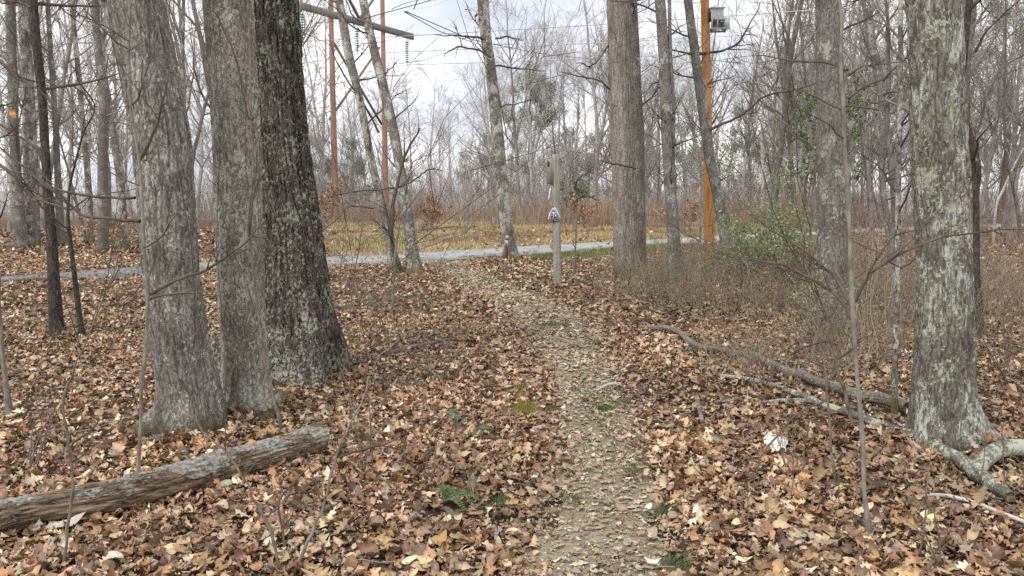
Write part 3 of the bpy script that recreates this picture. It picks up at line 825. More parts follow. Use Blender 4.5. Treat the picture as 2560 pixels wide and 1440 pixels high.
# ------------------------------------------------------------------ middle-distance trees
make_tree("shaggy_hickory", "tall straight trunk with long grey shaggy bark strips, right of the signpost", "tree",
          [([(1570, 695, 66), (1564, 600, 58), (1557, 350, 57), (1547, 0, 57), (1542, -130, 56)], None)],
          M["bark_hick"], 5, TW_, sides=120, rings=420, furrow=0.018, kth=10, kz=0.7, flare=0.35, flare_h=0.3, top=16, rtop=0.12, limbs=14, side=3, side_z=(2.5, 5.5), side_len=(0.4, 1.0),
          manual=[([(1522, 110, 5), (1480, 160, 4), (1440, 158, 2)], 15.4, 14.5), ([(1530, 230, 5), (1490, 205, 4), (1400, 180, 2)], 15.4, 14.8), ([(1590, 420, 5), (1540, 405, 4), (1500, 400, 2)], 15, 14.6)])
make_tree("narrow_tree", "narrow grey trunk standing tight behind the shaggy hickory", "tree",
          [([(1602, 680, 30), (1600, 500, 25), (1598, 350, 25), (1588, 150, 24), (1581, 0, 22), (1577, -130, 22)], 16.4)],
          M["bark_grey"], 6, TW_, base=np.array([*at(1602, 680, 16.4)[:2], float(terrain(*at(1602, 680, 16.4)[:2]))]), sides=48, rings=180, furrow=0.006, top=14, rtop=0.06, limbs=12, side=8, side_z=(2, 6))
make_tree("lichen_flecked_tree", "slim grey trunk flecked with lichen between the shaggy hickory and the orange pole", "tree",
          [([(1691, 712, 36), (1685, 600, 31), (1668, 350, 27), (1660, 150, 26), (1650, 0, 25), (1643, -130, 24)], None),
           ([(1684, 300, 9), (1676, 150, 9), (1674, 0, 8), (1676, -120, 8)], None)],
          M["bark_grey"], 7, TW_, sides=56, rings=200, furrow=0.004, flare=0.3, top=13, rtop=0.05, limbs=9, side=9, side_z=(1.5, 5.5))
make_tree("leaning_tree", "slim leaning trunk crossing in front of the orange pole, long dark limb to one side", "tree",
          [([(1830, 665, 34), (1818, 620, 31), (1797, 500, 28), (1775, 400, 25), (1763, 310, 26), (1737, 130, 22), (1720, 0, 20), (1706, -120, 20)], 15.6)],
          M["bark_grey"], 8, TW_, base=np.array([*at(1830, 665, 15.6)[:2], float(terrain(*at(1830, 665, 15.6)[:2]))]), sides=56, rings=200, furrow=0.004, flare=0.3, top=12, rtop=0.04, limbs=9, side=7, side_z=(1.5, 5.5),
          manual=[([(1775, 325, 8), (1850, 290, 6), (1915, 242, 5), (2000, 222, 4), (2110, 190, 2)], 15.5, 14.6),
                  ([(1748, 132, 8), (1800, 128, 6), (1850, 100, 5), (1885, 50, 3), (1900, 5, 2)], 15.6, 15.2), ([(1735, 135, 6), (1690, 130, 4), (1650, 110, 2)], 15.6, 15.2)])
make_tree("rough_barked_tree", "sturdy rough-barked trunk standing behind the pale smooth sapling stem, right side", "tree",
          [([(2085, 835, 84), (2083, 740, 74), (2082, 650, 72), (2080, 350, 66), (2074, 150, 61), (2070, 0, 58), (2066, -140, 57)], None)],
          M["bark_grey"], 9, TW_, sides=120, rings=420, furrow=0.010, kth=11, kz=1.5, flare=0.35, flare_h=0.2, top=12, rtop=0.09, limbs=10, side=5, side_z=(2, 4.5))
make_tree("dark_tree", "crooked dark trunk half hidden along the edge of the stout pale trunk", "tree",
          [([(2448, 880, 34), (2441, 780, 28), (2436, 650, 25), (2434, 500, 25), (2436, 420, 29), (2420, 330, 20), (2405, 250, 16), (2412, 120, 15), (2424, 0, 15), (2432, -120, 14)], 9.0)],
          M["bark_blackish"], 10, TW_, base=np.array([*at(2448, 880, 9.0)[:2], float(terrain(*at(2448, 880, 9.0)[:2]))]), sides=48, rings=220, furrow=0.004, top=9, rtop=0.03, limbs=8, side=8, side_z=(1.2, 3.8),
          manual=[([(2440, 130, 7), (2480, 70, 5), (2560, -10, 3)], 9.0, 8.6), ([(2440, 330, 6), (2500, 180, 4), (2600, 120, 3)], 9.0, 9.3)])
make_tree("crooked_tree", "slim trunk with a snaking bend near its top, thin vine up its reddish stem", "tree",
          [([(2240, 735, 20), (2226, 610, 17), (2205, 450, 14), (2206, 330, 14), (2204, 250, 16), (2198, 180, 18), (2183, 120, 18), (2174, 50, 15), (2177, 0, 14), (2184, -110, 13)], None)],
          M["bark_grey"], 11, TW_, sides=40, rings=200, furrow=0.003, top=9, rtop=0.03, limbs=8, side=12, side_z=(1.0, 5))
make_tree("slim_tree", "thin upright pale stem rising between the sapling and the stout pale trunk", "tree",
          [([(2236, 1045, 16), (2238, 900, 14), (2243, 700, 14), (2246, 450, 13), (2250, 250, 12), (2252, 0, 11), (2253, -120, 11)], None)],
          M["bark_smooth"], 12, TW_, sides=32, rings=180, furrow=0.001, flare=0.2, top=6, rtop=0.015, limbs=8, side=9, side_z=(0.7, 3.0), side_len=(0.3, 0.9))
make_tree("leaning_tree", "slender pale trunk leaning behind the brown marker stake, few dry leaves aloft", "tree",
          [([(1279, 655, 44), (1272, 600, 33), (1259, 500, 32), (1245, 350, 30), (1230, 200, 27), (1216, 100, 27), (1207, 0, 28), (1198, -120, 26)], None)],
          M["bark_smooth"], 13, TW_, sides=64, rings=260, furrow=0.004, kth=6, flare=0.5, flare_h=0.16, top=13, rtop=0.06, limbs=11, side=6, side_z=(3.3, 6.4), leaves=80,
          manual=[([(1215, 97, 6), (1180, 92, 5), (1120, 91, 3), (1090, 86, 1.5)], 18.6, 18.0), ([(1228, 145, 6), (1200, 128, 5), (1150, 121, 4), (1110, 140, 2)], 18.6, 18.2),
                  ([(1236, 96, 5), (1270, 90, 4), (1305, 100, 2)], 18.6, 18.3), ([(1240, 165, 5), (1300, 172, 4), (1365, 178, 2)], 18.6, 18.6), ([(1252, 270, 5), (1290, 262, 3), (1330, 250, 2)], 18.6, 19)])
make_tree("twin_stemmed_tree", "pale forked tree of two leaning stems from one mossy foot beside the paved path", "tree",
          [([(1036, 690, 40), (1029, 620, 30), (1021, 550, 28), (1005, 450, 22), (984, 330, 25), (954, 200, 23), (929, 100, 21), (908, 0, 20), (890, -120, 20)], 16.2),
           ([(990, 685, 34), (975, 610, 22), (952, 500, 20), (928, 400, 19), (900, 250, 18), (875, 150, 22), (848, 0, 19), (826, -120, 18)], 16.3)],
          M["bark_smooth"], 14, TW_, base=np.array([*at(1010, 690, 16.2)[:2], float(terrain(*at(1010, 690, 16.2)[:2]))]), sides=64, rings=240, furrow=0.004, kth=6, flare=0.55, flare_h=0.25, top=12, rtop=0.05, limbs=8, side=6, side_z=(2.0, 5.5),
          manual=[([(1000, 690, 12), (984, 620, 9), (983, 560, 8), (992, 480, 7), (1015, 385, 6), (1050, 320, 4)], 16.1, 15.8), ([(990, 470, 4), (1040, 445, 3.5), (1080, 425, 3), (1110, 428, 1.5)], 16, 15.6), ([(985, 468, 4), (920, 475, 3.5), (850, 490, 3), (800, 500, 1.5)], 16, 15.4),
                  ([(945, 330, 6), (920, 275, 5), (850, 170, 4), (830, 120, 3)], 16.3, 16.6), ([(935, 520, 4), (880, 520, 3.5), (830, 560, 3), (795, 585, 2)], 16.2, 15.0)])

# ------------------------------------------------------------------ left-hand trees, one by one
LEFT = [
    ("dark_tree", "slender near-black trunk standing in the leaf litter left of the leaning trunk", [(146, 845, 38), (139, 780, 31), (129, 600, 25), (117, 450, 21), (106, 250, 20), (90, 100, 21), (82, 0, 21), (76, -120, 20)], None, "bark_blackish", 21, 9),
    ("straight_tree", "straight brown-grey trunk at the wood's edge, outermost on the left", [(52, 615, 34), (44, 480, 26), (36, 350, 22), (28, 100, 22), (26, 0, 22), (24, -120, 21)], 23.5, "bark_grey", 22, 10),
    ("straight_tree", "stout smooth-barked trunk between the outermost trunk and the near-black one", [(78, 612, 40), (78, 480, 35), (75, 350, 32), (66, 150, 26), (58, 0, 24), (54, -120, 24)], 24.0, "bark_smooth", 23, 10),
    ("straight_tree", "thin trunk peeping out just right of the near-black trunk", [(153, 615, 20), (145, 450, 16), (138, 300, 13), (128, 150, 12), (119, 0, 10), (116, -120, 10)], 24.5, "bark_grey", 24, 8),
    ("straight_tree", "slim pale trunk with a slight S-bend midway between near-black and mossy-kneed trunks", [(228, 605, 17), (220, 450, 15), (209, 330, 13), (196, 180, 12), (184, 60, 11), (181, 0, 10), (178, -120, 10)], 25.5, "bark_smooth", 25, 8),
    ("straight_tree", "grey-green trunk with bulging knee at mid height, left of the leaning trunk", [(259, 632, 27), (257, 450, 24), (260, 300, 24), (262, 240, 27), (248, 150, 19), (237, 0, 18), (232, -120, 18)], 22.0, "bark_grey", 26, 9),
    ("slanting_tree", "slanting grey trunk touching the bulging-kneed trunk, left of the leaning trunk", [(310, 612, 22), (300, 450, 20), (282, 330, 17), (268, 240, 15), (255, 120, 13), (270, 20, 10), (274, -100, 9)], 23.0, "bark_smooth", 27, 8),
    ("straight_tree", "thin grey trunk seen in the gap between the leaning trunk and its middle neighbour", [(456, 640, 10), (452, 450, 9), (453, 300, 9), (457, 120, 8), (459, 0, 8), (462, -120, 7)], 24.0, "bark_smooth", 28, 9),
    ("crooked_sapling", "thin dark crooked stem just right of the near-black trunk", [(206, 845, 15), (196, 770, 13), (188, 700, 12), (178, 620, 10), (170, 545, 8), (174, 470, 6), (190, 400, 5), (210, 330, 3)], None, "bark_blackish", 29, 4),
]
for nm, lab, pts, Y, mt, sd, lm in LEFT:
    b_ = None
    if Y is not None:
        q_ = at(pts[0][0], pts[0][1], Y); b_ = np.array([q_[0], q_[1], float(terrain(q_[0], q_[1]))])
    sap = nm == "crooked_sapling"
    make_tree(nm, lab, "tree", [(pts, Y)], M[mt], sd, M["twig"] if sd in (21, 29) else M["twig_mid"], base=b_, sides=40, rings=180, furrow=0.003, flare=0.3, top=3 if sap else 13, rtop=0.006 if sap else 0.05,
              limbs=lm, limb_t=0.4 if sap else 0.5, side=5 if sap else 13, side_z=(1.0, 2.2) if sap else (1.6, 6.5), side_len=(0.3, 0.9) if sap else (0.5, 1.8), leaves=0)

# ------------------------------------------------------------------ saplings in front
def sapling(label, pts, base_px, mat, seed, branches=(), side=11, side_z=(0.5, 2.6), side_len=(0.15, 0.5), name="sapling", top=3.0, leaf=None, Y=None, lean=0.0):
    b = gnd(*base_px)
    pts = [(base_px[0], base_px[1], pts[0][2])] + list(pts[1:])
    pts = [(x, y, w * 0.85) for x, y, w in pts]
    branches = [([(x, y, w * 1.55) for x, y, w in bp], ya, yb) for bp, ya, yb in branches]
    r = make_tree(name, label, "sapling", [(pts, b[1] if Y is None else Y, lean)], mat, seed, M["twig"], base=b, sides=16, rings=90, furrow=0.0, lump=0.10, flare=0.25, flare_h=0.05, roots=3, top=top, rtop=0.003,
                  limbs=5, limb_t=0.7, side=side, side_z=side_z, side_len=side_len, manual=branches, side_r=0.5, kink=0.006)
    if leaf is not None:
        lf = MB(); p = at(*leaf) - b
        T, U, q = leaf_template("oval", 11)
        add = MB(); rg = np.random.default_rng(5)
        V = np.stack([T * 0.075 * 0.6 - 0.01, U * 0.04, -T * 0.075], 1); V[:, 1] += 0.012 * np.sin(T * 6)
        V = V[:, [0, 1, 2]] + p; V[:, 0] += U * 0.06
        add.add(V, q=q, col=np.tile([0.55, 0.27, 0.08], (len(V), 1)))
        add.build("dead_leaf", M["leaf"], r)
    return r

sapling("tall smooth sapling, its straight stem crossing the rough-barked trunk",
        [(2175, 1345, 17), (2168, 1290, 15), (2160, 1200, 13), (2150, 1000, 12), (2136, 800, 14), (2131, 640, 12), (2122, 450, 11), (2118, 350, 11), (2110, 150, 10), (2107, 0, 10), (2105, -120, 9)], (2175, 1345), M["sapling_grey"], 31, top=4.2, side=5, side_z=(1.6, 3.0), side_len=(0.2, 0.6),
        branches=[([(2130, 800, 6), (2100, 745, 5), (2040, 702, 4.5), (1960, 668, 4), (1890, 650, 3), (1850, 642, 2)], 3.85, 4.3),
                  ([(2130, 780, 5), (2095, 705, 4.5), (2060, 668, 4), (1985, 608, 3.2), (1920, 566, 2.5), (1850, 500, 1.5)], 3.85, 4.4),
                  ([(2138, 752, 6), (2175, 680, 5), (2225, 645, 4.5), (2330, 600, 3.5), (2440, 583, 3), (2560, 572, 2)], 3.85, 4.0),
                  ([(2140, 752, 4.5), (2175, 665, 3.5), (2230, 590, 2.5), (2290, 575, 1.6)], 3.85, 3.7),
                  ([(2120, 190, 4), (2150, 170, 3), (2200, 160, 2), (2260, 150, 1.2)], 3.85, 3.8),
                  ([(2122, 245, 4), (2160, 215, 3), (2230, 190, 1.5)], 3.85, 3.9), ([(2116, 175, 4), (2060, 158, 3), (1960, 150, 2.5), (1880, 140, 1.4)], 3.85, 4.2),
                  ([(2148, 930, 3), (2190, 900, 2.5), (2260, 880, 1.5)], 3.85, 3.9)])
sapling("thin sapling rising behind the log, hugging the leaning trunk's left edge",
        [(342, 1262, 18), (346, 1150, 12), (354, 960, 11), (366, 760, 10), (360, 620, 9.5), (352, 500, 8.5), (345, 405, 8), (325, 290, 8), (317, 150, 8), (318, 0, 7), (322, -100, 6)], (342, 1262), M["sapling_grey"], 32, top=3.6, side=6, side_z=(1.2, 2.4), side_len=(0.15, 0.5),
        branches=[([(352, 553, 6), (290, 548, 5), (222, 541, 5), (190, 525, 4.5), (120, 470, 4), (50, 405, 3), (-40, 330, 2)], 4.2, 4.5),
                  ([(338, 495, 5), (270, 494, 4.5), (185, 487, 4), (130, 470, 3), (60, 440, 2), (-30, 420, 1.4)], 4.2, 4.6),
                  ([(345, 405, 6), (375, 345, 5), (400, 290, 4), (408, 240, 2.5)], 4.2, 4.1),
                  ([(368, 738, 6), (440, 700, 5), (510, 680, 4.5), (570, 640, 4), (615, 605, 3.5), (660, 555, 2.5)], 4.2, 4.3),
                  ([(366, 750, 4), (400, 735, 4), (480, 725, 3), (560, 730, 1.6)], 4.2, 4.1), ([(322, 270, 4), (350, 235, 3), (356, 150, 2)], 4.2, 4.2)])
sapling("thin reddish-footed sapling in front of the middle trunk of the near trio",
        [(706, 1082, 13), (690, 1020, 12), (669, 947, 9), (648, 800, 8), (628, 640, 8), (618, 560, 8), (632, 437, 7), (625, 243, 7), (617, 0, 6), (612, -120, 5)], (706, 1082), M["sapling_bark"], 33, top=4.5, side=9, side_z=(1.0, 2.8), side_len=(0.2, 0.6),
        branches=[([(622, 600, 4), (640, 470, 3.5), (690, 380, 2.5), (720, 300, 1.5)], 5.5, 5.4), ([(620, 300, 3.5), (590, 150, 3), (545, 40, 2)], 5.5, 5.4)])
sapling("wavy thin sapling crossing the log near its left end",
        [(160, 1425, 9), (170, 1330, 9), (181, 1240, 8.5), (180, 1160, 8), (160, 1030, 8), (175, 960, 7), (202, 895, 6), (240, 800, 5), (272, 715, 4), (300, 640, 2.5)], (160, 1425), M["sapling_bark"], 34, top=1.0, side=5, side_z=(0.3, 1.2), side_len=(0.15, 0.4),
        branches=[([(165, 1130, 4), (215, 1085, 4), (240, 1062, 3), (245, 1050, 2)], 3.5, 3.5)])
sapling("curved bare shoot leaning up to the left over the log's middle",
        [(704, 1436, 10), (690, 1380, 9), (658, 1291, 8.5), (606, 1193, 7.5), (560, 1135, 6.5), (514, 1088, 6), (468, 1029, 4.5), (416, 998, 2.5)], (704, 1450), M["sapling_bark"], 35, top=0.5, side=3, side_z=(0.2, 0.7), side_len=(0.1, 0.3),
        branches=[([(508, 1090, 3.5), (500, 1030, 3), (498, 980, 2.4), (550, 925, 1.4)], 3.6, 3.6), ([(606, 1193, 3.5), (632, 1165, 3), (665, 1150, 1.6)], 3.5, 3.4)])
sapling("curved bare shoot leaning up to the right from the picture's lower edge",
        [(726, 1436, 11), (760, 1383, 10), (790, 1310, 9), (817, 1245, 8.5), (848, 1126, 7.5), (880, 1060, 6), (915, 988, 5), (945, 905, 3.5), (1000, 850, 2)], (726, 1450), M["sapling_grey"], 36, top=0.6, side=5, side_z=(0.2, 0.8), side_len=(0.1, 0.35),
        branches=[([(846, 1140, 4), (905, 1120, 4), (960, 1110, 3), (1000, 1090, 2), (1040, 1070, 1.3)], 3.6, 3.9), ([(720, 1430, 5), (705, 1330, 4), (700, 1250, 3), (750, 1190, 2.5), (790, 1150, 1.4)], 3.5, 3.6)])
sapling("dark-footed sapling at the far left margin with one orange leaf on its twig",
        [(24, 1036, 22), (18, 980, 15), (8, 900, 14), (2, 800, 13), (-10, 600, 12), (-20, 300, 11), (-28, 0, 9), (-30, -120, 8)], (24, 1036), M["sapling_grey"], 37, top=4.5, side=6, side_z=(1.0, 2.8),
        branches=[([(-15, 395, 6), (40, 450, 5), (80, 490, 4), (130, 510, 3), (168, 525, 1.6)], 5.9, 5.6), ([(-22, 130, 6), (40, 190, 5), (80, 215, 4), (135, 265, 3), (160, 300, 1.5)], 5.9, 5.6),
                  ([(-18, 290, 4), (5, 262, 3), (25, 268, 2)], 5.9, 5.9), ([(-24, 0, 7), (45, -5, 6), (75, 20, 4)], 5.9, 5.9)], leaf=(26, 270, 5.9))
sapling("thin crooked sapling just left of the smooth sapling, bent above the lichen-covered fallen branch",
        [(2132, 1073, 12), (2118, 1010, 11), (2100, 950, 10), (2082, 890, 9), (2065, 800, 7), (2040, 730, 5), (2010, 690, 3)], (2132, 1073), M["sapling_bark"], 38, top=1.2, side=6, side_z=(0.3, 1.3), side_len=(0.2, 0.5),
        branches=[([(2085, 900, 4), (2130, 875, 3.5), (2150, 850, 2), (2200, 840, 1.5)], 5.6, 5.5), ([(2075, 850, 4), (2000, 870, 3), (1960, 900, 1.6)], 5.6, 5.3)])
sapling("very thin upright sapling near the white crumbling bark",
        [(2085, 1202, 9), (2078, 1100, 8), (2071, 995, 7), (2058, 870, 6), (2043, 762, 5), (2030, 640, 3.5), (2035, 560, 2)], (2085, 1202), M["sapling_bark"], 39, top=1.4, side=6, side_z=(0.3, 1.3), side_len=(0.15, 0.45),
        branches=[([(2062, 1000, 3.5), (1990, 1040, 3.5), (1950, 1085, 3), (1900, 1140, 3), (1885, 1200, 2)], 4.6, 4.3)])
sapling("pale thin sapling standing just right of the lichen-flecked trunk before the orange pole",
        [(1752, 775, 7), (1751, 700, 6), (1750, 600, 5), (1752, 480, 5), (1756, 350, 4), (1766, 200, 3), (1775, 60, 2)], (1752, 775), M["sapling_grey"], 40, top=3.5, side=8, side_z=(0.4, 2.6), side_len=(0.2, 0.7))
sapling("thin thorny sapling arching to the left of the twin-stemmed tree's foot",
        [(875, 820, 4), (880, 740, 4), (890, 660, 4), (905, 560, 3.5), (890, 490, 3), (850, 450, 2)], (875, 800), M["sapling_bark"], 41, top=2.0, side=7, side_z=(0.3, 1.6), side_len=(0.2, 0.6))
sapling("thin sapling in front of the twin-stemmed tree, standing in the brown leaves beside the trail",
        [(980, 790, 9), (982, 740, 8), (985, 690, 7), (992, 600, 6), (1005, 520, 5), (1018, 450, 4), (1030, 400, 2)], (980, 790), M["sapling_grey"], 42, top=2.0, side=9, side_z=(0.3, 1.8), side_len=(0.2, 0.6))
sapling("thin bare sapling just right of the wooden signpost",
        [(1437, 690, 6), (1438, 640, 5.5), (1440, 580, 5), (1441, 520, 4.5), (1436, 460, 4), (1432, 390, 3), (1434, 320, 2)], (1437, 690), M["sapling_bark"], 43, top=3.4, side=12, side_z=(0.5, 2.8), side_len=(0.25, 0.8),
        branches=[([(1440, 500, 3.5), (1470, 490, 3), (1500, 500, 1.6)], 14.9, 14.6), ([(1434, 470, 3.5), (1448, 440, 3), (1480, 425, 1.5)], 14.9, 14.7)])

# ------------------------------------------------------------------ bare shrubs in the litter
def shrub(label, px, py, n, h, spread, mat, seed, group=None, lvl=(4, 8), leaves=None, leafsize=(0.03, 0.06), name="bare_shrub", cat="shrub", lcol=None, Y=None, r0=0.0052, leaf_mat=None, up=0.03, leaf_zmin=-1):
    rg = np.random.default_rng(seed)
    if Y is None: b = gnd(px, py)
    else:
        b = at(px, py, Y); b[2] = float(terrain(b[0], b[1]))
    root = thing(name, label, cat, b, group)
    N = 8
    P = np.zeros((n, N, 3)); P[:, 0, :2] = rg.normal(size=(n, 2)) * 0.05 * spread; P[:, 0, 2] = -0.03
    az = rg.uniform(0, 2 * PI, n); tl = rg.uniform(0.05, spread, n)
    d = np.stack([np.cos(az) * np.sin(tl), np.sin(az) * np.sin(tl), np.cos(tl)], 1)
    L = h * rg.uniform(0.6, 1.1, n)
    for s in range(1, N):
        d = d + rg.normal(size=(n, 3)) * 0.11 + np.array([0, 0, up]); d /= np.linalg.norm(d, axis=1, keepdims=True)
        P[:, s] = P[:, s - 1] + d * (L / (N - 1))[:, None]
    R = r0 * rg.uniform(0.6, 1.2, n)[:, None] * np.linspace(1, 0.3, N)[None]
    b2, q2 = spawn(P, R, n * lvl[0], rg, 0.25, 1, (0.2, 0.5), (0.4, 1.0), 0.65, 6, 0.16, 0.04, rmin=0.0012)
    b3, q3 = spawn(b2, q2, n * lvl[1], rg, 0.2, 1, (0.3, 0.7), (0.4, 1.0), 0.75, 4, 0.18, 0.02, rmin=0.001)
    mb = MB().tubes(P, R, 5).tubes(b2, q2, 4).tubes(b3, q3, 3)
    mb.build("stems", mat, root)
    if leaves:
        pts = np.concatenate([b2[:, 2:].reshape(-1, 3), b3.reshape(-1, 3)])
        pts = pts[pts[:, 2] > leaf_zmin]
        pts = pts[rg.choice(len(pts), leaves, replace=len(pts) < leaves)] + rg.normal(size=(leaves, 3)) * 0.02
        lf = MB(); leaf_quads(lf, pts, leafsize, rg, pal(rg, leaves, lcol or DEADLEAF), droop=0.3)
        lf.build("leaves", leaf_mat or M["leaf"], root)
    return root

shrub("spreading tangle of bare twigs in the litter right of the dark furrowed trunk's foot", 985, 905, 8, 0.8, 0.9, M["sapling_bark"], 51, lvl=(5, 10))
shrub("bare twiggy shrub between the twin-stemmed tree and the tangle of twigs", 935, 800, 7, 0.9, 0.7, M["sapling_bark"], 52, lvl=(5, 10))
shrub("low bare shrub beside the trail's left edge, below the arching dead branch", 1090, 965, 6, 0.62, 0.75, M["sapling_bark"], 53, lvl=(4, 8))
shrub("upright bare shrub standing alone in front of the log's broken end", 915, 1190, 4, 0.85, 0.35, M["sapling_bark"], 54, lvl=(4, 7))
shrub("thin bare shrub rising from the litter beside the green fern", 1085, 1210, 3, 0.75, 0.5, M["sapling_bark"], 55, lvl=(4, 6))
shrub("pale spindly shrub above the small mossy patch beside the trail", 1180, 900, 4, 0.5, 0.6, M["sapling_bark"], 56, lvl=(4, 7))
shrub("bushy bare shrub behind the stout pale trunk's right side", 2520, 960, 9, 1.1, 0.6, M["sapling_bark"], 57, lvl=(5, 12))
shrub("bare thorny shrub in front of the forked fallen branch's upper end", 1905, 985, 6, 0.7, 0.6, M["sapling_bark"], 58, lvl=(5, 9))
shrub("bare whippy shrub at the right margin above the white stripped branch", 2490, 1240, 4, 0.6, 0.7, M["sapling_bark"], 59, lvl=(4, 8))
shrub("low twiggy shrub at the foot of the smooth sapling", 1990, 1180, 4, 0.5, 0.8, M["sapling_bark"], 60, lvl=(4, 8))
shrub("thin dark shrub in the lower right corner", 2330, 1405, 4, 0.55, 0.6, M["sapling_bark"], 61, lvl=(4, 7))
shrub("sparse shrub of dark twigs left of the log, below the far left sapling", 95, 1180, 4, 0.6, 0.7, M["sapling_bark"], 62, lvl=(4, 7))
shrub("bare shrub beneath the near-black trunk, behind the leaning trunk", 285, 800, 6, 0.75, 0.6, M["sapling_bark"], 63, lvl=(5, 9))
shrub("bare shrub by the paved path's left edge, behind the middle trunk", 560, 700, 6, 1.1, 0.5, M["sapling_bark"], 64, lvl=(5, 9))
shrub("bare shrub close against the dark furrowed trunk's right, by the paved path", 850, 690, 7, 1.2, 0.55, M["sapling_bark"], 65, lvl=(5, 10))

# rusty-leaved oak seedlings beyond the path
RUST = [(0.34, 0.175, 0.10), (0.40, 0.225, 0.135), (0.28, 0.14, 0.08), (0.43, 0.27, 0.17)]
shrub("low rusty-leaved oak bush in the field right of the twin-stemmed tree", 1085, 575, 9, 1.35, 1.0, M["twig_mid"], 71, leaves=900, leafsize=(0.07, 0.14), lcol=RUST, name="rusty_oak_bush", Y=34, r0=0.014)
shrub("tall rusty-leaved oak bush clinging beside the left power pole", 850, 560, 6, 2.9, 0.3, M["twig_mid"], 72, leaves=300, leafsize=(0.09, 0.17), lcol=RUST, name="rusty_oak_bush", Y=42, r0=0.02)
shrub("rusty-leaved bush left of the left power pole, behind the dark furrowed trunk", 810, 575, 8, 1.5, 0.9, M["twig_mid"], 73, leaves=420, leafsize=(0.09, 0.17), lcol=RUST, name="rusty_oak_bush", Y=36, r0=0.012)
shrub("rusty-leaved bush right of the wooden signpost", 1480, 555, 8, 1.4, 1.0, M["twig_mid"], 74, leaves=330, leafsize=(0.08, 0.16), lcol=RUST, name="rusty_oak_bush", Y=34, r0=0.012)
shrub("rusty-leaved bush between the lichen-flecked trunk and the orange pole", 1722, 580, 8, 1.6, 0.8, M["twig_mid"], 75, leaves=420, leafsize=(0.08, 0.16), lcol=RUST, name="rusty_oak_bush", Y=33, r0=0.012)
shrub("small rusty-leaved bush left of the leaning trunk, above the leafy slope", 290, 620, 7, 1.1, 0.8, M["twig_mid"], 76, leaves=260, leafsize=(0.06, 0.12), lcol=RUST, name="rusty_oak_bush", Y=22, r0=0.01)

for i_, (lab_, px_, Y_, h_, n_) in enumerate((("low grey scrub bush in the clearing behind the marker stake", 1235, 36, 1.5, 9), ("sparse grey bush in the clearing between the marker stake and the rusty oak bush", 1165, 31, 1.1, 7),
        ("bushy grey scrub in the clearing between the signpost and the shaggy hickory", 1465, 38, 1.9, 9), ("grey scrub in the clearing left of the twin-stemmed tree", 905, 37, 1.7, 9), ("tall grey scrub bush behind the clearing's dead grass, left of the signpost", 1345, 41, 2.4, 9),
        ("grey scrub beside the orange pole, across the paved path", 1715, 30, 1.4, 8), ("thin bush in the clearing just right of the twin-stemmed tree", 1060, 29, 0.9, 6))):
    shrub(lab_, px_, 560, n_, h_, 0.75, M["twig_mid"], 901 + i_, lvl=(8, 16), name="scrub_bush", Y=Y_, r0=0.011)
# green understorey
GRN = [(0.25, 0.30, 0.14), (0.32, 0.37, 0.19), (0.20, 0.24, 0.11), (0.38, 0.41, 0.25)]
shrub("airy green shrub at the foot of the orange pole and leaning trunk", 1850, 760, 15, 1.4, 0.95, M["sapling_bark"], 81, leaves=4600, leafsize=(0.022, 0.05), lcol=GRN, name="green_shrub", leaf_mat=M["green"], lvl=(8, 16))
shrub("airy green shrub left of the rough-barked trunk, upper sprays crossing the pale path", 1960, 775, 14, 1.6, 0.85, M["sapling_bark"], 82, leaves=3600, leafsize=(0.022, 0.05), lcol=GRN, name="green_shrub", leaf_mat=M["green"], lvl=(8, 16))
shrub("small green shrub at the foot of the rough-barked trunk", 2050, 885, 12, 0.8, 0.9, M["sapling_bark"], 83, leaves=1100, leafsize=(0.018, 0.04), lcol=GRN, name="green_shrub", leaf_mat=M["green"], lvl=(7, 12))
shrub("low green shrub between the shaggy hickory and the lichen-flecked trunk", 1640, 745, 9, 0.6, 0.9, M["sapling_bark"], 84, leaves=500, leafsize=(0.015, 0.035), lcol=GRN, name="green_shrub", leaf_mat=M["green"], lvl=(6, 10))
shrub("tall thin green shrub right of the leaning trunk above the paved path", 1835, 600, 7, 3.4, 0.25, M["twig_mid"], 85, leaves=2000, leafsize=(0.03, 0.065), lcol=GRN, name="green_shrub", leaf_mat=M["green"], lvl=(7, 14), Y=19, r0=0.01)
HOL = [(0.09, 0.15, 0.05), (0.13, 0.20, 0.06), (0.20, 0.27, 0.10), (0.07, 0.11, 0.04)]
shrub("young holly with glossy green leaves left of the rough-barked trunk's upper part", 2008, 640, 4, 3.3, 0.10, M["twig_mid"], 86, leaves=1300, leaf_zmin=1.75, leafsize=(0.045, 0.085), lcol=HOL, name="holly", cat="small tree", leaf_mat=M["green"], lvl=(10, 24), Y=15, r0=0.02)
shrub("small evergreen bush behind the wooden signpost", 1425, 545, 5, 2.4, 0.4, M["twig_mid"], 87, leaves=500, leafsize=(0.08, 0.16), lcol=HOL, name="evergreen_bush", leaf_mat=M["green"], Y=40, r0=0.015)
# dry leaves banked against the trunk feet
rg = np.random.default_rng(99); mb = MB()
for (px, py, r, n) in ((458, 1098, .27, 150), (625, 1035, .22, 110), (715, 935, .5, 200), (2367, 1118, .26, 150), (2085, 838, .2, 60), (146, 848, .09, 30), (1570, 700, .3, 90), (1010, 694, .3, 90), (1691, 716, .16, 40), (1279, 660, .2, 50)):
    c = gnd(px, py); a = rg.uniform(0, 2 * PI, n); d = r * rg.uniform(0.85, 1.5, n); x = c[0] + np.cos(a) * d; y = c[1] + 0.05 + np.sin(a) * d
    add_leaves(mb, x, y, rg.uniform(0.05, 0.115, n) * (1 if c[1] < 11 else 1.3), "oak", 9, rg, pal(rg, n, LEAFC, LEAFW, 0.2), tilt=0.75, lift=0.075)
tag(mb.build("banked_leaves", M["leaf"]), "brown leaves banked up against the feet of the trunks", "leaf litter", kind="stuff")
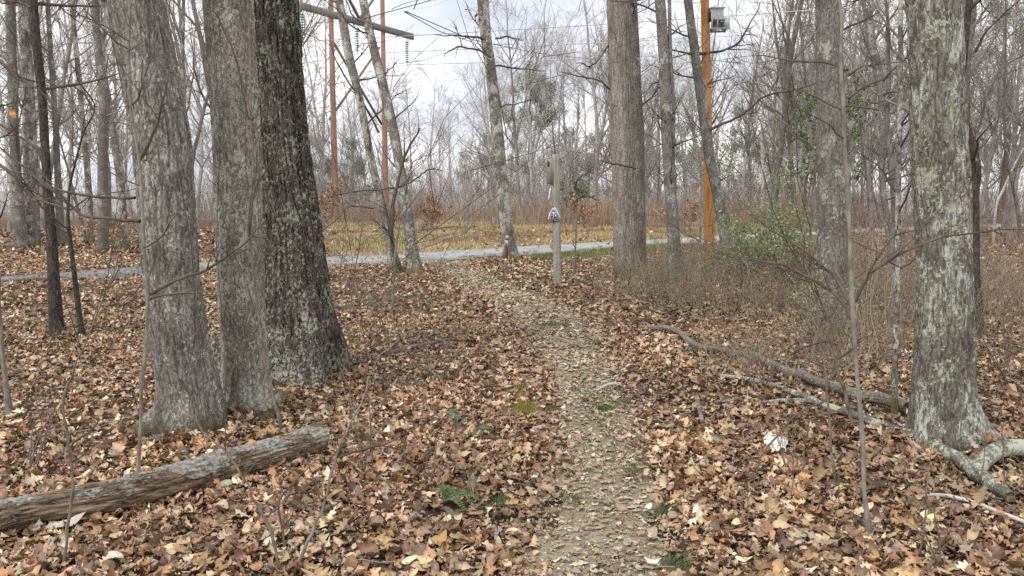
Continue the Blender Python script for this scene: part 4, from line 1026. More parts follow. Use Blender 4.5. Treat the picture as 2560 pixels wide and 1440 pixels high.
# ------------------------------------------------------------------ log, fallen branches, stones
def log_obj(name, label, cat, tr, mat, seed, sides=40, rings=160, furrow=0.006, endmat=None, forks=(), lift=0.35, kth=7, kz=3.0, lump=0.08, plate=0.0, ragged=0.7):
    """tr: [(px,py,w)] traced along the axis, lying on the ground"""
    rg = np.random.default_rng(seed)
    P, R = [], []
    for (x, y, w) in tr:
        g = gnd(x, y + w * 0.5 * 0.9); r = wpx(w, g[1]) / 2
        P.append([g[0], g[1] + r * 0.3, g[2] + 0.028 + r * (0.5 + lift)]); R.append(r)
    P = np.array(P); R = np.array(R); b = np.array([P[0][0], P[0][1], float(terrain(P[0][0], P[0][1]))])
    mb = MB()
    def horiz(mb, P, R, sides, rings, seed, furrow):
        PR = catmull(np.hstack([P, R[:, None]]), rings); C = PR[:, :3]; r = PR[:, 3]
        T = np.gradient(C, axis=0); T /= np.linalg.norm(T, axis=1, keepdims=True)
        A = np.cross(T, [0, 0, 1.0]); A /= np.linalg.norm(A, axis=1, keepdims=True); B = np.cross(A, T)
        s = np.concatenate([[0], np.cumsum(np.linalg.norm(np.diff(C, axis=0), axis=1))])[:, None]
        th = np.linspace(0, 2 * PI, sides, endpoint=False); ct, sn = np.cos(th)[None], np.sin(th)[None]
        rr = r[:, None] * (1 + lump * 1.2 * fbm(ct * 1.2, sn * 1.2, s * 2.2 / max(0.3, r.mean() * 12) + seed, oct=3, seed=seed))
        rr = rr + furrow * (np.minimum(np.abs(fbm(ct * kth * .5, sn * kth * .5, s * kz, oct=3, seed=seed + 3)) * 3, 1) - .6) + furrow * 0.5 * fbm(ct * 14, sn * 14, s * kz * 9, oct=2, seed=seed + 5)
        pl = fbm(ct * 2.2 + 5, sn * 2.2, s * 4.5, oct=4, seed=seed + 15)
        rr = rr + plate * np.clip(pl * 9, 0, 1) * (0.75 + 0.5 * fbm(ct * 9, sn * 9, s * 22, oct=2, seed=seed + 16))
        V = C[:, None] + rr[..., None] * (A[:, None] * ct[..., None] + B[:, None] * sn[..., None])
        # ragged ends
        for e, sg in ((0, -1), (rings - 1, 1)):
            V[e] += T[e] * sg * (np.abs(fbm(ct[0] * 3, sn[0] * 3, oct=3, seed=seed + 9))[:, None]) * r[e] * ragged
        j = np.arange(rings - 1)[:, None] * sides; k = np.arange(sides)[None]; k2 = (k + 1) % sides
        q = np.stack([j + k, j + k2, j + sides + k2, j + sides + k], -1).reshape(-1, 4)
        base = mb.n
        mb.add(V.reshape(-1, 3) - b, q=q)
        caps = []
        for e, sg in ((0, -1), (rings - 1, 1)):
            ring = V[e]; cen = C[e] - T[e] * sg * r[e] * 0.3
            inner = cen + (ring - C[e]) * 0.55
            W = np.concatenate([ring, inner, cen[None]]) - b
            k = np.arange(sides); k2 = (k + 1) % sides
            caps.append((W, np.stack([k, k2, sides + k2, sides + k], 1), np.stack([sides + k, sides + k2, np.full(sides, 2 * sides)], 1)))
        return C, r, caps
    C, r, caps = horiz(mb, P, R, sides, rings, seed, furrow)
    ends_ = list(caps)
    for fk in forks:
        Q, S = [], []
        for (x, y, w, hz) in fk:
            g = gnd(x, y + w * 0.45); rr = wpx(w, g[1]) / 2
            Q.append([g[0], g[1] + rr * 0.3, g[2] + 0.028 + rr * 0.8 + hz]); S.append(rr)
        C2, r2, cp = horiz(mb, np.array(Q), np.array(S), max(12, sides // 2), 60, seed + 31, furrow * 0.6)
        ends_ += cp[1:]
    root = thing(name, label, cat, b)
    mb.build("bark", mat, root)
    for W, q, t in ends_: MB().add(W, q=q, t=t).build("cut_end", endmat or M["rotwood"], root)
    return root
M["rotwood"] = simple_mat("rotwood", (0.09, 0.065, 0.045, 1), (0.27, 0.20, 0.13, 1), 30, (1, 1, 1), bump=0.01)
def log_mat():
    m, nt, b = new_mat("rotting_log_bark"); n = NT(nt)
    co = n.coord("Object")
    ax = n.map(co, (1, 1, 1), rot=(0, 0, -math.atan2(1.15, 2.25)))
    st = n.map(ax, (0.12, 1, 1))
    w = n.mix(n.step(n.noise(st, 24, 7, 0.7), 0.34, 0.66), (0.12, 0.085, 0.058, 1), (0.40, 0.30, 0.205, 1))
    w = n.mix(n.math("MULTIPLY", n.step(n.noise(st, 55, 5, 0.7), 0.5, 0.36), 0.85), w, (0.03, 0.02, 0.015, 1))
    z = n.sep(co)[2]
    grey = n.mix(n.step(n.noise(co, 34, 6, 0.75), 0.36, 0.64), (0.17, 0.158, 0.136, 1), (0.52, 0.495, 0.44, 1))
    pm = n.math("ADD", n.noise(n.map(ax, (0.45, 1, 1)), 7, 5, 0.65), n.math("MULTIPLY", z, 0.9))
    w = n.mix(n.step(pm, 0.585, 0.65), w, grey)
    wh = n.voro(co, 70, "F1")
    w = n.mix(n.math("MULTIPLY", n.math("MULTIPLY", n.step(wh, 0.30, 0.18), n.step(n.noise(co, 6, 3), 0.52, 0.6)), 0.8), w, (0.55, 0.55, 0.52, 1))
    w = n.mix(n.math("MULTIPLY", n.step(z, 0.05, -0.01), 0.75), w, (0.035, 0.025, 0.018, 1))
    nt.links.new(w, b.inputs["Base Color"]); b.inputs["Roughness"].default_value = 0.9; b.inputs["Specular IOR Level"].default_value = 0.15
    h = n.math("ADD", n.noise(st, 26, 7, 0.7), n.math("MULTIPLY", n.step(pm, 0.58, 0.64), 0.5))
    nt.links.new(n.bump(h, 0.03), b.inputs["Normal"])
    return m
log_obj("fallen_log", "thick rotting log with grey peeling bark lying below the leaning trunk", "log",
        [(-150, 1352, 92), (0, 1306, 84), (120, 1283, 82), (250, 1262, 80), (350, 1237, 80), (470, 1204, 78), (560, 1176, 76), (660, 1147, 72), (740, 1124, 72), (790, 1106, 76)],
        log_mat(), 3, sides=140, rings=520, furrow=0.009, lump=0.11, plate=0.007, ragged=1.6)
rg = np.random.default_rng(55); mb = MB()
for (px, py) in ((60, 1268), (205, 1240), (300, 1222), (430, 1185), (520, 1160), (640, 1126), (720, 1100)):
    c = at(px, py, gnd(px, py + 45)[1] + 0.03)
    for _ in range(2):
        x, y = c[0] + rg.normal() * 0.05, c[1] + rg.normal() * 0.03; m0 = len(mb.v)
        add_leaves(mb, np.array([x]), np.array([y]), np.array([rg.uniform(0.05, 0.09)]), "oak", 15, rg, pal(rg, 1, LEAFC, LEAFW, 0.15), tilt=0.35, lift=0.0)
        mb.v[-1][:, 2] += c[2] - float(terrain(x, y)) + 0.004
tag(mb.build("lodged_leaves", M["leaf"]), "dry leaves caught on top of the rotting log", "leaf litter", kind="stuff")
M["lichen_branch"] = bark_mat("lichen_branch", (0.14, 0.125, 0.105, 1), (0.20, 0.185, 0.16, 1), (0.05, 0.04, 0.033, 1), (0.40, 0.42, 0.34, 1), 0.75, fscale=22, stretch=1.0, crack=0.3, white=(0.52, 0.52, 0.48, 1), white_amt=0.4, yellow=(0.33, 0.36, 0.16, 1), yellow_amt=0.25, fine=1.6, bump=0.006)
log_obj("fallen_branch", "long forked lichen-covered branch lying past the stout pale trunk's foot", "branch",
        [(1788, 946, 9), (1860, 955, 11), (1930, 972, 13), (2010, 1000, 15), (2060, 1022, 17), (2130, 1045, 19), (2200, 1072, 23), (2260, 1092, 27), (2310, 1112, 30), (2360, 1140, 33), (2410, 1168, 36), (2445, 1198, 38), (2485, 1226, 34), (2525, 1255, 28)],
        M["lichen_branch"], 4, sides=48, rings=320, furrow=0.003,
        forks=[[(2440, 1192, 40, 0.0), (2470, 1165, 42, 0.03), (2510, 1152, 42, 0.05), (2580, 1150, 42, 0.05), (2660, 1150, 40, 0.04)],
               [(2070, 1024, 13, 0.0), (2020, 1012, 12, 0.0), (1960, 1010, 10, 0.0), (1905, 1015, 7, 0.0)]])
M["old_log"] = bark_mat("old_log", (0.215, 0.185, 0.155, 1), (0.31, 0.275, 0.235, 1), (0.055, 0.043, 0.035, 1), (0.38, 0.37, 0.32, 1), 0.4, fscale=20, stretch=1.0, crack=0.5, bump=0.01)
log_obj("fallen_branch", "long crooked grey dead limb lying behind the forked lichen-covered branch", "branch",
        [(1600, 822, 9), (1635, 826, 11), (1668, 826, 13), (1700, 838, 14), (1722, 858, 15), (1750, 874, 15), (1790, 880, 15), (1840, 891, 15), (1880, 893, 16), (1920, 912, 18), (1970, 936, 21), (2005, 944, 23), (2040, 962, 24), (2100, 980, 27), (2150, 998, 29), (2200, 1005, 30), (2270, 1028, 31)],
        M["old_log"], 5, sides=48, rings=300, furrow=0.005, forks=[[(1850, 890, 9, 0.0), (1900, 878, 7, 0.02), (1935, 866, 5, 0.05)]])
STICKS = [
    ("short pale lichen-flecked stick lying right of the trail", [(1742, 1002, 12), (1748, 1030, 13), (1757, 1068, 11)], "lichen_branch"),
    ("bare white stripped branch arching at the right margin below the forked branch", [(2270, 1258, 8), (2340, 1250, 9), (2410, 1262, 10), (2500, 1295, 12), (2600, 1335, 13)], "pale_bark"),
    ("dark-barked branch in the lower right corner below the white stripped branch", [(2330, 1335, 9), (2400, 1372, 12), (2470, 1410, 14), (2560, 1450, 15)], "old_log"),
    ("pale lichen-covered branch lying behind the dark furrowed trunk's right flare", [(815, 775, 7), (850, 770, 9), (900, 766, 8), (930, 764, 5)], "lichen_branch"),
    ("arching dead branch left of the trail, tip pointing at the trail bend", [(960, 893, 8), (1010, 878, 9), (1070, 866, 9), (1130, 853, 6)], "old_log"),
    ("curved dark stick left of the trail near the yellow moss", [(1015, 925, 6), (1045, 920, 8), (1075, 935, 9), (1105, 958, 6)], "old_log"),
    ("bare stick lying flat across the trail's middle", [(1490, 985, 5), (1520, 970, 7), (1550, 967, 6)], "pale_bark"),
    ("dark log lying along the paved path's near edge at the far left", [(-60, 708, 12), (40, 704, 13), (110, 702, 12), (170, 696, 7)], "old_log"),
    ("thin pale stick in the bottom right litter, left of the dark-barked branch", [(1780, 1418, 9), (1820, 1412, 11), (1845, 1402, 8)], "lichen_branch"),
    ("short thick dead stick tucked left of the forked branch's thin fork", [(1790, 1012, 7), (1820, 1012, 9), (1850, 1005, 6)], "old_log"),
    ("slim bare stick lying in litter below the white crumbling bark", [(1860, 1270, 5), (1890, 1225, 5), (1925, 1218, 4), (1930, 1290, 3)], "pale_bark"),
    ("thin stick lying left of the log's far left end", [(60, 1128, 5), (140, 1100, 6), (230, 1084, 5), (270, 1070, 4)], "old_log"),
]
for i, (lab, tr, mt) in enumerate(STICKS):
    log_obj("fallen_stick", lab, "stick", tr, M[mt], 60 + i, sides=14, rings=60, furrow=0.0015)

def rock(name, label, cat, px, py, size, mat, seed, rz=0.0, sub=40, amp=0.25, sink=0.3):
    b = gnd(px, py)
    root = thing(name, label, cat, b, rz=rz)
    b[2] += 0.02; root.location = tuple(b)
    u = np.linspace(0, 2 * PI, sub, endpoint=False)[None]; v = np.linspace(0.02, PI - 0.02, sub // 2)[:, None]
    X = np.sin(v) * np.cos(u); Y = np.sin(v) * np.sin(u); Z = np.cos(v) * np.ones_like(u)
    k = 1 + amp * fbm(X * 1.6 + seed, Y * 1.6, Z * 1.6, oct=4, seed=seed)
    V = np.stack([X * k * size[0], Y * k * size[1], np.sign(Z) * np.abs(Z) ** 0.8 * k * size[2] + size[2] * (1 - 2 * sink)], -1).reshape(-1, 3)
    n = sub // 2
    j = np.arange(n - 1)[:, None] * sub; kk = np.arange(sub)[None]; k2 = (kk + 1) % sub
    mesh_obj("body", V, [np.stack([j + kk, j + sub + kk, j + sub + k2, j + k2], -1).reshape(-1, 4)], mat, root)
    return root
M["stone"] = simple_mat("stone", (0.12, 0.12, 0.115, 1), (0.25, 0.25, 0.235, 1), 28, bump=0.01)
rock("stone", "flat grey stone lying against the foot of the leaning trunk", "stone", 393, 1112, (0.10, 0.07, 0.032), M["stone"], 2, rz=0.2)

# white crumbling bark: a heap of thin curled flakes forming one piece
def bark_chunk():
    rg = np.random.default_rng(8)
    b = gnd(1942, 1140); root = thing("white_bark", "white crumbling flake of rotten bark lying in the leaves under thin twigs", "bark")if False else thing("white_bark", "white crumbling piece of rotten bark lying in the leaves under thin twigs", "bark", b)
    mb = MB()
    u = np.linspace(-1, 1, 34)[None]; v = np.linspace(-1, 1, 50)[:, None]
    e = 1 - 0.25 * fbm(u * 3 + 0 * v, v * 3 + 0 * u, oct=3, seed=4)
    X = u * 0.055 * e * (1 + 0.25 * np.sin(v * 4)) + 0.03 * np.sin(v * 2.0) - 0.03 * v
    Y = v * 0.115 + 0.01 * fbm(u * 4 + 0 * v, v * 4 + 0 * u, oct=2, seed=6)
    Z = 0.055 + 0.03 * (1 - u * u) + 0.02 * fbm(u * 4 + 0 * v, v * 6 + 0 * u, oct=4, seed=5) + 0.03 * (v + 1) * 0.4
    V = np.stack([X, Y, Z], -1).reshape(-1, 3); j = np.arange(49)[:, None] * 34; k = np.arange(33)[None]
    q = np.stack([j + k, j + k + 1, j + 35 + k, j + 34 + k], -1).reshape(-1, 4)
    cut = fbm(u * 5 + 0 * v, v * 9 + 0 * u, oct=3, seed=12).reshape(-1)
    keep = (cut[q].mean(1) > -0.42)
    mb.add(V, q=q[keep])
    mb.build("flake", simple_mat("white_rot", (0.42, 0.39, 0.34, 1), (0.78, 0.76, 0.71, 1), 55, bump=0.01, lo=0.3, hi=0.55), root)
bark_chunk()

# individual pale leaves that stand out on the litter
PALE = [("large pale cream leaf lying right of the log's middle", 555, 1298, 0.15, (0.66, 0.55, 0.38)), ("white curled leaf standing right of the log's broken end", 812, 1212, 0.11, (0.78, 0.73, 0.64)),
        ("big tan leaf standing upright in the litter above the fern", 1200, 1190, 0.14, (0.62, 0.46, 0.28)), ("pale leaf tent left of the trail, below the upright tan leaf", 1165, 1160, 0.13, (0.68, 0.52, 0.34)),
        ("small white leaf standing upright on the trail", 1618, 1298, 0.07, (0.85, 0.81, 0.74)), ("pale yellow cupped leaf near the picture's bottom, left of the trail", 1276, 1360, 0.085, (0.75, 0.66, 0.42)),
        ("pale grey leaf leaning on the smooth sapling's foot", 2195, 1245, 0.15, (0.52, 0.45, 0.39)), ("white leaf scrap at the bottom edge on the trail", 1632, 1432, 0.08, (0.80, 0.76, 0.68)),
        ("long pale leaf lying in front of the log's left end", 170, 1335, 0.18, (0.62, 0.56, 0.47)), ("pale leaf lying flat in the bottom left litter", 290, 1425, 0.13, (0.72, 0.67, 0.58))]
for i, (lab, x, y, L, c) in enumerate(PALE):
    rg = np.random.default_rng(200 + i); b = gnd(x, y)
    mb = MB(); add_leaves(mb, np.array([b[0]]), np.array([b[1]]), np.array([L]), "oval", 11, rg, np.array([c]) * np.array([0.80, 0.76, 0.70]), tilt=0.55 if i in (1, 2, 3, 4, 5) else 0.25, curl=0.9, lift=0.01)
    mb.v = [v - b for v in mb.v]
    mb.v[0][:, 2] += 0.045
    o = mb.build("dry_leaf", M["leaf"]); o.location = tuple(b); tag(o, lab, "leaf")

# ------------------------------------------------------------------ ferns, moss, tufts
def fern(label, px, py, n, L, seed, cols):
    rg = np.random.default_rng(seed); b = gnd(px, py); root = thing("fern", label, "fern", b)
    for f in range(n):
        mb = MB()
        az = rg.uniform(-0.5, 2 * PI - 0.5); l = L * rg.uniform(0.75, 1.1)
        s = np.linspace(0, 1, 16); d = np.array([math.cos(az), math.sin(az)])
        C = np.stack([d[0] * s * l, d[1] * s * l, 0.065 + 0.05 * np.sin(s * 2.6) - 0.02 * s], 1)
        mb.tubes(C, np.linspace(0.0018, 0.0008, 16), 4, col=np.array([[0.16, 0.15, 0.06]]))
        side = np.array([-d[1], d[0], 0])
        for k in range(2, 16):
            w = 0.3 * l * (math.sin(PI * min(1, (1 - s[k]) * 0.9 + 0.08)) ** 0.6) * 0.55
            for sg in (-1, 1):
                p = C[k]; t = side * sg + np.array([d[0], d[1], 0]) * 0.35; t = t / np.linalg.norm(t); g = np.array([d[0], d[1], 0]) * 0.011
                V = [p - g * .6, p + t * w * .6 - g * .7 + [0, 0, .004], p + t * w + [0, 0, -.004], p + t * w * .6 + g * .7 + [0, 0, .004], p + g * .6]
                mb.add(V, q=[[0, 1, 3, 4]], t=[[1, 2, 3]], col=pal(rg, 1, cols)[0])
        mb.build("frond", M["green"], root)
FG = [(0.12, 0.19, 0.06), (0.16, 0.24, 0.09), (0.09, 0.14, 0.05)]
fern("bright green fern tucked under pale leaves left of the trail", 1112, 1285, 7, 0.17, 4, FG)
fern("dull grey-green flattened fern above the tent-shaped pale leaves", 1150, 1068, 5, 0.15, 5, [(0.16, 0.20, 0.13), (0.20, 0.24, 0.16)])
fern("dull green fern fragment between the yellow moss and the pale tan leaf", 1235, 1105, 4, 0.14, 6, [(0.12, 0.16, 0.08), (0.15, 0.19, 0.10)])

def tuft(name, label, px, py, n, rad, h, cols, seed, cat="grass tuft", elong=(1, 1), wid=0.004, lean=0.8):
    rg = np.random.default_rng(seed); b = gnd(px, py)
    x = rg.normal(size=n) * rad * elong[0]; y = rg.normal(size=n) * rad * elong[1]
    mb = MB(); blades(mb, x, y, terrain(x + b[0], y + b[1]) - b[2] + (0.03 if cat == "moss" else 0.01), h * rg.uniform(0.4, 1.1, n), wid, rg, pal(rg, n, cols, None, 0.2), lean)
    o = mb.build(name, M["green"]); o.location = tuple(b); return tag(o, label, cat)
def blades(mb, x, y, z, h, w, rg, col, lean=0.5):
    n = len(x); az = rg.uniform(0, 2 * PI, n); tl = np.abs(rg.normal(size=n)) * lean
    d = np.stack([np.cos(az), np.sin(az)], 1) * (np.sin(np.minimum(tl, 1.4)))[:, None]; up = np.cos(np.minimum(tl, 1.4))
    sa = rg.uniform(0, 2 * PI, n); s = np.stack([np.cos(sa), np.sin(sa), np.zeros(n)], 1) * (np.broadcast_to(w, (n,)) / 2)[:, None]
    b = np.stack([x, y, z], 1)
    m = b + np.concatenate([d * 0.35, up[:, None] * 0.6], 1) * h[:, None]
    t = b + np.concatenate([d * 1.0, up[:, None] * 1.0], 1) * h[:, None]
    V = np.stack([b - s, b + s, m + s * .8, m - s * .8, t], 1).reshape(-1, 3); i = np.arange(n)[:, None] * 5
    mb.add(V, q=i + np.array([0, 1, 2, 3]), t=i + np.array([3, 2, 4]), col=np.repeat(col, 5, axis=0))
MOSSY = [(0.30, 0.29, 0.05), (0.22, 0.23, 0.05), (0.36, 0.33, 0.08)]; MG = [(0.11, 0.15, 0.05), (0.15, 0.20, 0.07), (0.19, 0.22, 0.10)]
tuft("moss_patch", "bright yellow-green moss on the left bank of the trail", 1312, 1032, 1000, 0.06, 0.028, MOSSY, 1, "moss", (1.0, 1.3))
tuft("moss_patch", "small yellow moss strip further up the left bank", 1300, 978, 400, 0.05, 0.02, MOSSY, 2, "moss", (1, 1.6))
tuft("grass_tuft", "small green plant cushion in the middle of the trail", 1513, 1027, 420, 0.035, 0.035, MG, 3)
tuft("grass_tuft", "sparse grass sprigs on the trail's right edge, level with the short pale stick", 1556, 1010, 300, 0.06, 0.03, MG, 4)
tuft("grass_tuft", "flat green grass patch on the right half of the trail", 1590, 1186, 420, 0.055, 0.02, MG, 5)
tuft("grass_tuft", "green mossy grass strip left of the trail near the fern", 1245, 1270, 700, 0.06, 0.035, MG, 6, elong=(1, 1.1))
tuft("grass_tuft", "green sprigs on the trail's right edge near the bottom of the view", 1660, 1285, 420, 0.06, 0.025, MG, 7)
tuft("grass_tuft", "green clump at the bottom edge of the trail", 1690, 1420, 500, 0.055, 0.03, MG, 8)
tuft("grass_tuft", "small green tuft on the trail's left edge beside the yellow moss", 1377, 1025, 200, 0.03, 0.03, MG, 9)
tuft("grass_tuft", "green patch on the upper trail below the bend", 1375, 815, 500, 0.13, 0.03, MG, 10)
tuft("grass_tuft", "green tuft on the trail's right edge, midway to the bend", 1495, 862, 300, 0.07, 0.035, MG, 11)
tuft("grass_tuft", "tiny green sprigs left of the trail's foot", 1435, 1255, 220, 0.04, 0.025, MG, 12)
tuft("grass_tuft", "small green plant by the dark furrowed trunk's right flare", 888, 858, 160, 0.06, 0.06, MG, 13)
tuft("golden_grass", "tall golden grass clump in the brown field by the shaggy hickory", 1512, 560, 110, 0.22, 1.5, [(0.54, 0.42, 0.22), (0.46, 0.34, 0.17)], 14, "grass clump", wid=0.02, lean=0.12)

# sparse grass and sprigs on the trail (stuff)
rg = np.random.default_rng(77)
n = 24000; i = rg.integers(0, len(TF), n)
x = TF[i, 0] + rg.normal(size=n) * 0.5 * TF[i, 3]; y = TF[i, 1] + rg.normal(size=n) * 0.05
s = (fbm(x * 2.2, y * 2.2, oct=3, seed=91) > -0.02) & (road_band(x, y)[0] < -0.1); x, y = x[s], y[s]
mb = MB(); blades(mb, x, y, terrain(x, y) + 0.006, rg.uniform(0.008, 0.03, len(x)), 0.005, rg, pal(rg, len(x), MG, None, 0.2), 0.9)
tag(mb.build("trail_grass", M["green"]), "short sparse green grass growing in the dirt trail", "grass", kind="stuff")

# field grass (stuff)
rg = np.random.default_rng(78)
n = 70000
px = rg.uniform(640, 2120, n); f0 = np.interp(px, RX, ROAD_FAR) + 0.1; f1 = np.interp(px, [640, 800, 1300, 1720, 2120], [34, 46, 48, 45, 40])
y = f0 + (f1 - f0) * rg.random(n) ** 1.3; x = (px - 1280) / F * (y * math.cos(PITCH) + 0.19)
gn = fbm(x * 0.25, y * 0.25, oct=3, seed=61)
pg = np.clip(0.12 + 0.9 * gn, 0, 1) * np.interp(px, [640, 780, 860, 990, 1020, 1150, 1230, 1350, 1500, 1750, 2000], [0.1, 0.4, 1.9, 1.9, .5, .3, 0.9, .4, .3, .5, .7])
pg = np.where((y - f0) < 1.2, pg + 0.25 * ((px > 1120) & (px < 1330)), pg)
green = rg.random(n) < pg
col = pal(rg, n, [(0.56, 0.46, 0.25), (0.66, 0.56, 0.33), (0.42, 0.31, 0.18), (0.29, 0.19, 0.11), (0.50, 0.38, 0.22)], [5, 4, 4, 2, 4], 0.18)
bp = fbm(x * 0.5, y * 0.5, oct=3, seed=68) > 0.12; col[bp] = pal(rg, int(bp.sum()), [(0.30, 0.19, 0.12), (0.37, 0.25, 0.16), (0.23, 0.14, 0.09), (0.45, 0.33, 0.22)], None, 0.2)
col[green] = pal(rg, int(green.sum()), [(0.24, 0.29, 0.09), (0.30, 0.33, 0.12), (0.17, 0.21, 0.07)], None, 0.15)
mb = MB(); blades(mb, x, y, terrain(x, y), rg.uniform(0.04, 0.17, n), 0.022, rg, col, 0.95)
tag(mb.build("field_grass", M["blade"]), "short straw-coloured and green grass in the clearing beyond the paved path", "grass", kind="stuff")
# green verge on the near side of the paved path
n = 24000
px = rg.uniform(1330, 2120, n); f1 = np.interp(px, RX, ROAD_NEAR) - 0.05
dep = np.interp(px, [1330, 1400, 1530, 1640, 1760, 1950, 2120], [0.7, 1.9, 2.2, 3.2, 5.0, 6.5, 4.0]); y = f1 - dep * rg.random(n) ** 1.2
x = (px - 1280) / F * (y * math.cos(PITCH) + 0.19)
s = rg.random(n) < np.clip(0.65 + 0.8 * fbm(x * .6, y * .6, oct=2, seed=63), 0, 1); x, y = x[s], y[s]
mb = MB(); blades(mb, x, y, terrain(x, y), rg.uniform(0.04, 0.13, len(x)), 0.014, rg, pal(rg, len(x), [(0.17, 0.25, 0.05), (0.23, 0.31, 0.08), (0.30, 0.33, 0.13), (0.36, 0.32, 0.16)], [4, 4, 2, 1], 0.15), 0.6)
tag(mb.build("verge_grass", M["green"]), "fresh green grass verge on the near side of the paved path", "grass", kind="stuff")

# tall brown broomsedge band (stuff)
rg = np.random.default_rng(79)
n = 60000
px = rg.uniform(560, 2160, n)
f0 = np.interp(px, [560, 760, 1000, 1150, 1300, 1500, 1720, 2000, 2160], [32, 39, 41, 41, 38, 36, 36, 37, 40]); y = f0 + rg.random(n) ** 1.2 * 20
y = y + 2.5 * fbm(px * 0.012, px * 0, oct=2, seed=65)
x = (px - 1280) / F * (y * math.cos(PITCH) + 0.19)
clump = fbm(x * 0.5, y * 0.5, oct=3, seed=66)
s = rg.random(n) < np.clip(0.36 + 1.9 * clump, 0.03, 1); x, y, clump, px = x[s], y[s], clump[s], px[s]; n = len(x)
h = (0.25 + 1.1 * rg.random(n) ** 1.8) * (0.6 + 0.9 * np.clip(clump + 0.2, 0, 1)) * np.clip(0.85 + 1.1 * fbm(x * 0.16, y * 0.16, oct=2, seed=67), 0.35, 1.45)
col = pal(rg, n, [(0.38, 0.265, 0.185), (0.44, 0.31, 0.205), (0.36, 0.275, 0.22), (0.49, 0.375, 0.25), (0.31, 0.205, 0.15), (0.42, 0.35, 0.30)], [5, 5, 4, 2, 3, 4], 0.15)
mb = MB(); blades(mb, x, y, terrain(x, y), h, 0.022, rg, col, 0.22)
tag(mb.build("broomsedge", M["blade"]), "tall orange-brown dead grass standing along the back of the clearing", "grass", kind="stuff")

# twiggy brush nobody could count
def brush(name, label, regions, cols, seed, cat="undergrowth", w=1.0, wts=None):
    rg = np.random.default_rng(seed); mb = MB()
    for (n, px0, px1, y0, y1, h0, h1, r, lean, br) in regions:
        px = rg.uniform(px0, px1, n); y = np.sqrt(rg.random(n) * (y1 ** 2 - y0 ** 2) + y0 ** 2); x = (px - 1280) / F * (y * math.cos(PITCH) + 0.19)
        td = trail_d(x, y); bn, bf = road_band(x, y)
        s = (td > 1.15) & ~((bn > -0.25) & (bf < 0.25)) & (rg.random(n) < np.clip(0.6 + 1.0 * fbm(x * .8, y * .8, oct=2, seed=seed), 0.08, 1)); x, y = x[s], y[s]; n = len(x)
        N = 6; P = np.zeros((n, N, 3)); P[:, 0] = np.stack([x, y, terrain(x, y) - 0.02], 1)
        az = rg.uniform(0, 2 * PI, n); tl = np.abs(rg.normal(size=n)) * lean
        d = np.stack([np.cos(az) * np.sin(tl), np.sin(az) * np.sin(tl), np.cos(tl)], 1); L = rg.uniform(h0, h1, n) * np.clip(0.85 + 1.0 * fbm(x * 0.13, y * 0.13, oct=2, seed=seed + 1), 0.4, 1.4)
        for k in range(1, N):
            d = d + rg.normal(size=(n, 3)) * 0.14; d /= np.linalg.norm(d, axis=1, keepdims=True); P[:, k] = P[:, k - 1] + d * (L / (N - 1))[:, None]
        R = r * rg.uniform(0.6, 1.3, n)[:, None] * np.linspace(1, 0.35, N)[None]
        c = pal(rg, n, cols, wts, 0.18)
        mb.tubes(P, R, 3, col=c)
        b2, q2 = spawn(P, R, int(n * br), rg, 0.25, 1, (0.2, 0.55), (0.4, 1.1), 0.7, 5, 0.17, 0.03)
        mb.tubes(b2, q2, 3, col=pal(rg, len(b2), cols, wts, 0.18))
    return tag(mb.build(name, M["brush"]), label, cat, kind="stuff")
BR = [(0.19, 0.155, 0.125), (0.25, 0.21, 0.17), (0.14, 0.11, 0.09), (0.31, 0.26, 0.21), (0.20, 0.155, 0.13)]
brush("near_undergrowth", "thin dark stems and seedlings standing in the leaf litter", [
    (90, -100, 2700, 3.6, 6.5, 0.12, 0.5, 0.003, 0.4, 2), (420, -200, 1250, 6, 14, 0.15, 0.6, 0.0036, 0.4, 2), (480, 780, 1140, 6.5, 14, 0.2, 0.7, 0.004, 0.45, 3),
    (200, 0, 800, 9, 18, 0.2, 0.8, 0.003, 0.4, 2)], BR, 101)
BRR = [(0.30, 0.235, 0.175), (0.37, 0.295, 0.22), (0.24, 0.185, 0.14), (0.41, 0.335, 0.25), (0.31, 0.235, 0.19), (0.27, 0.26, 0.165)]
brush("right_undergrowth", "dense tangle of brown twigs and stems covering the ground right of the trail", [
    (2100, 1560, 2120, 9.5, 17, 0.2, 0.8, 0.0036, 0.5, 3), (1500, 2050, 2750, 7, 13, 0.3, 1.1, 0.004, 0.45, 3), (900, 1480, 1780, 11, 18, 0.2, 0.5, 0.0034, 0.5, 2),
    (700, 1640, 2150, 16, 24, 0.3, 1.0, 0.005, 0.4, 3), (600, 1750, 2250, 6.5, 9.5, 0.15, 0.5, 0.003, 0.5, 3)], BRR, 102)
BRP = [(0.30, 0.215, 0.185), (0.36, 0.27, 0.23), (0.25, 0.18, 0.155), (0.40, 0.32, 0.275), (0.31, 0.205, 0.17)]
brush("right_thicket", "waist-high reddish-brown thicket filling the wood behind the stout pale trunk", [
    (2600, 2120, 3000, 11, 24, 0.5, 1.6, 0.0055, 0.4, 3), (1100, 2100, 2900, 22, 40, 0.8, 2.2, 0.009, 0.35, 3)], BRP, 103)
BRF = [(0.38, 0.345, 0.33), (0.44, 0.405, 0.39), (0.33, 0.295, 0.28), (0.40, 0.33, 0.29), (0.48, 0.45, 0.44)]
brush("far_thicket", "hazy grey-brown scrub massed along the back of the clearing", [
    (4600, 500, 2200, 48, 66, 1.4, 5.2, 0.015, 0.3, 3), (900, 780, 2150, 39, 49, 0.5, 2.4, 0.010, 0.35, 4), (1400, 1750, 3000, 40, 60, 1.5, 4.5, 0.016, 0.3, 3)], BRF, 104)
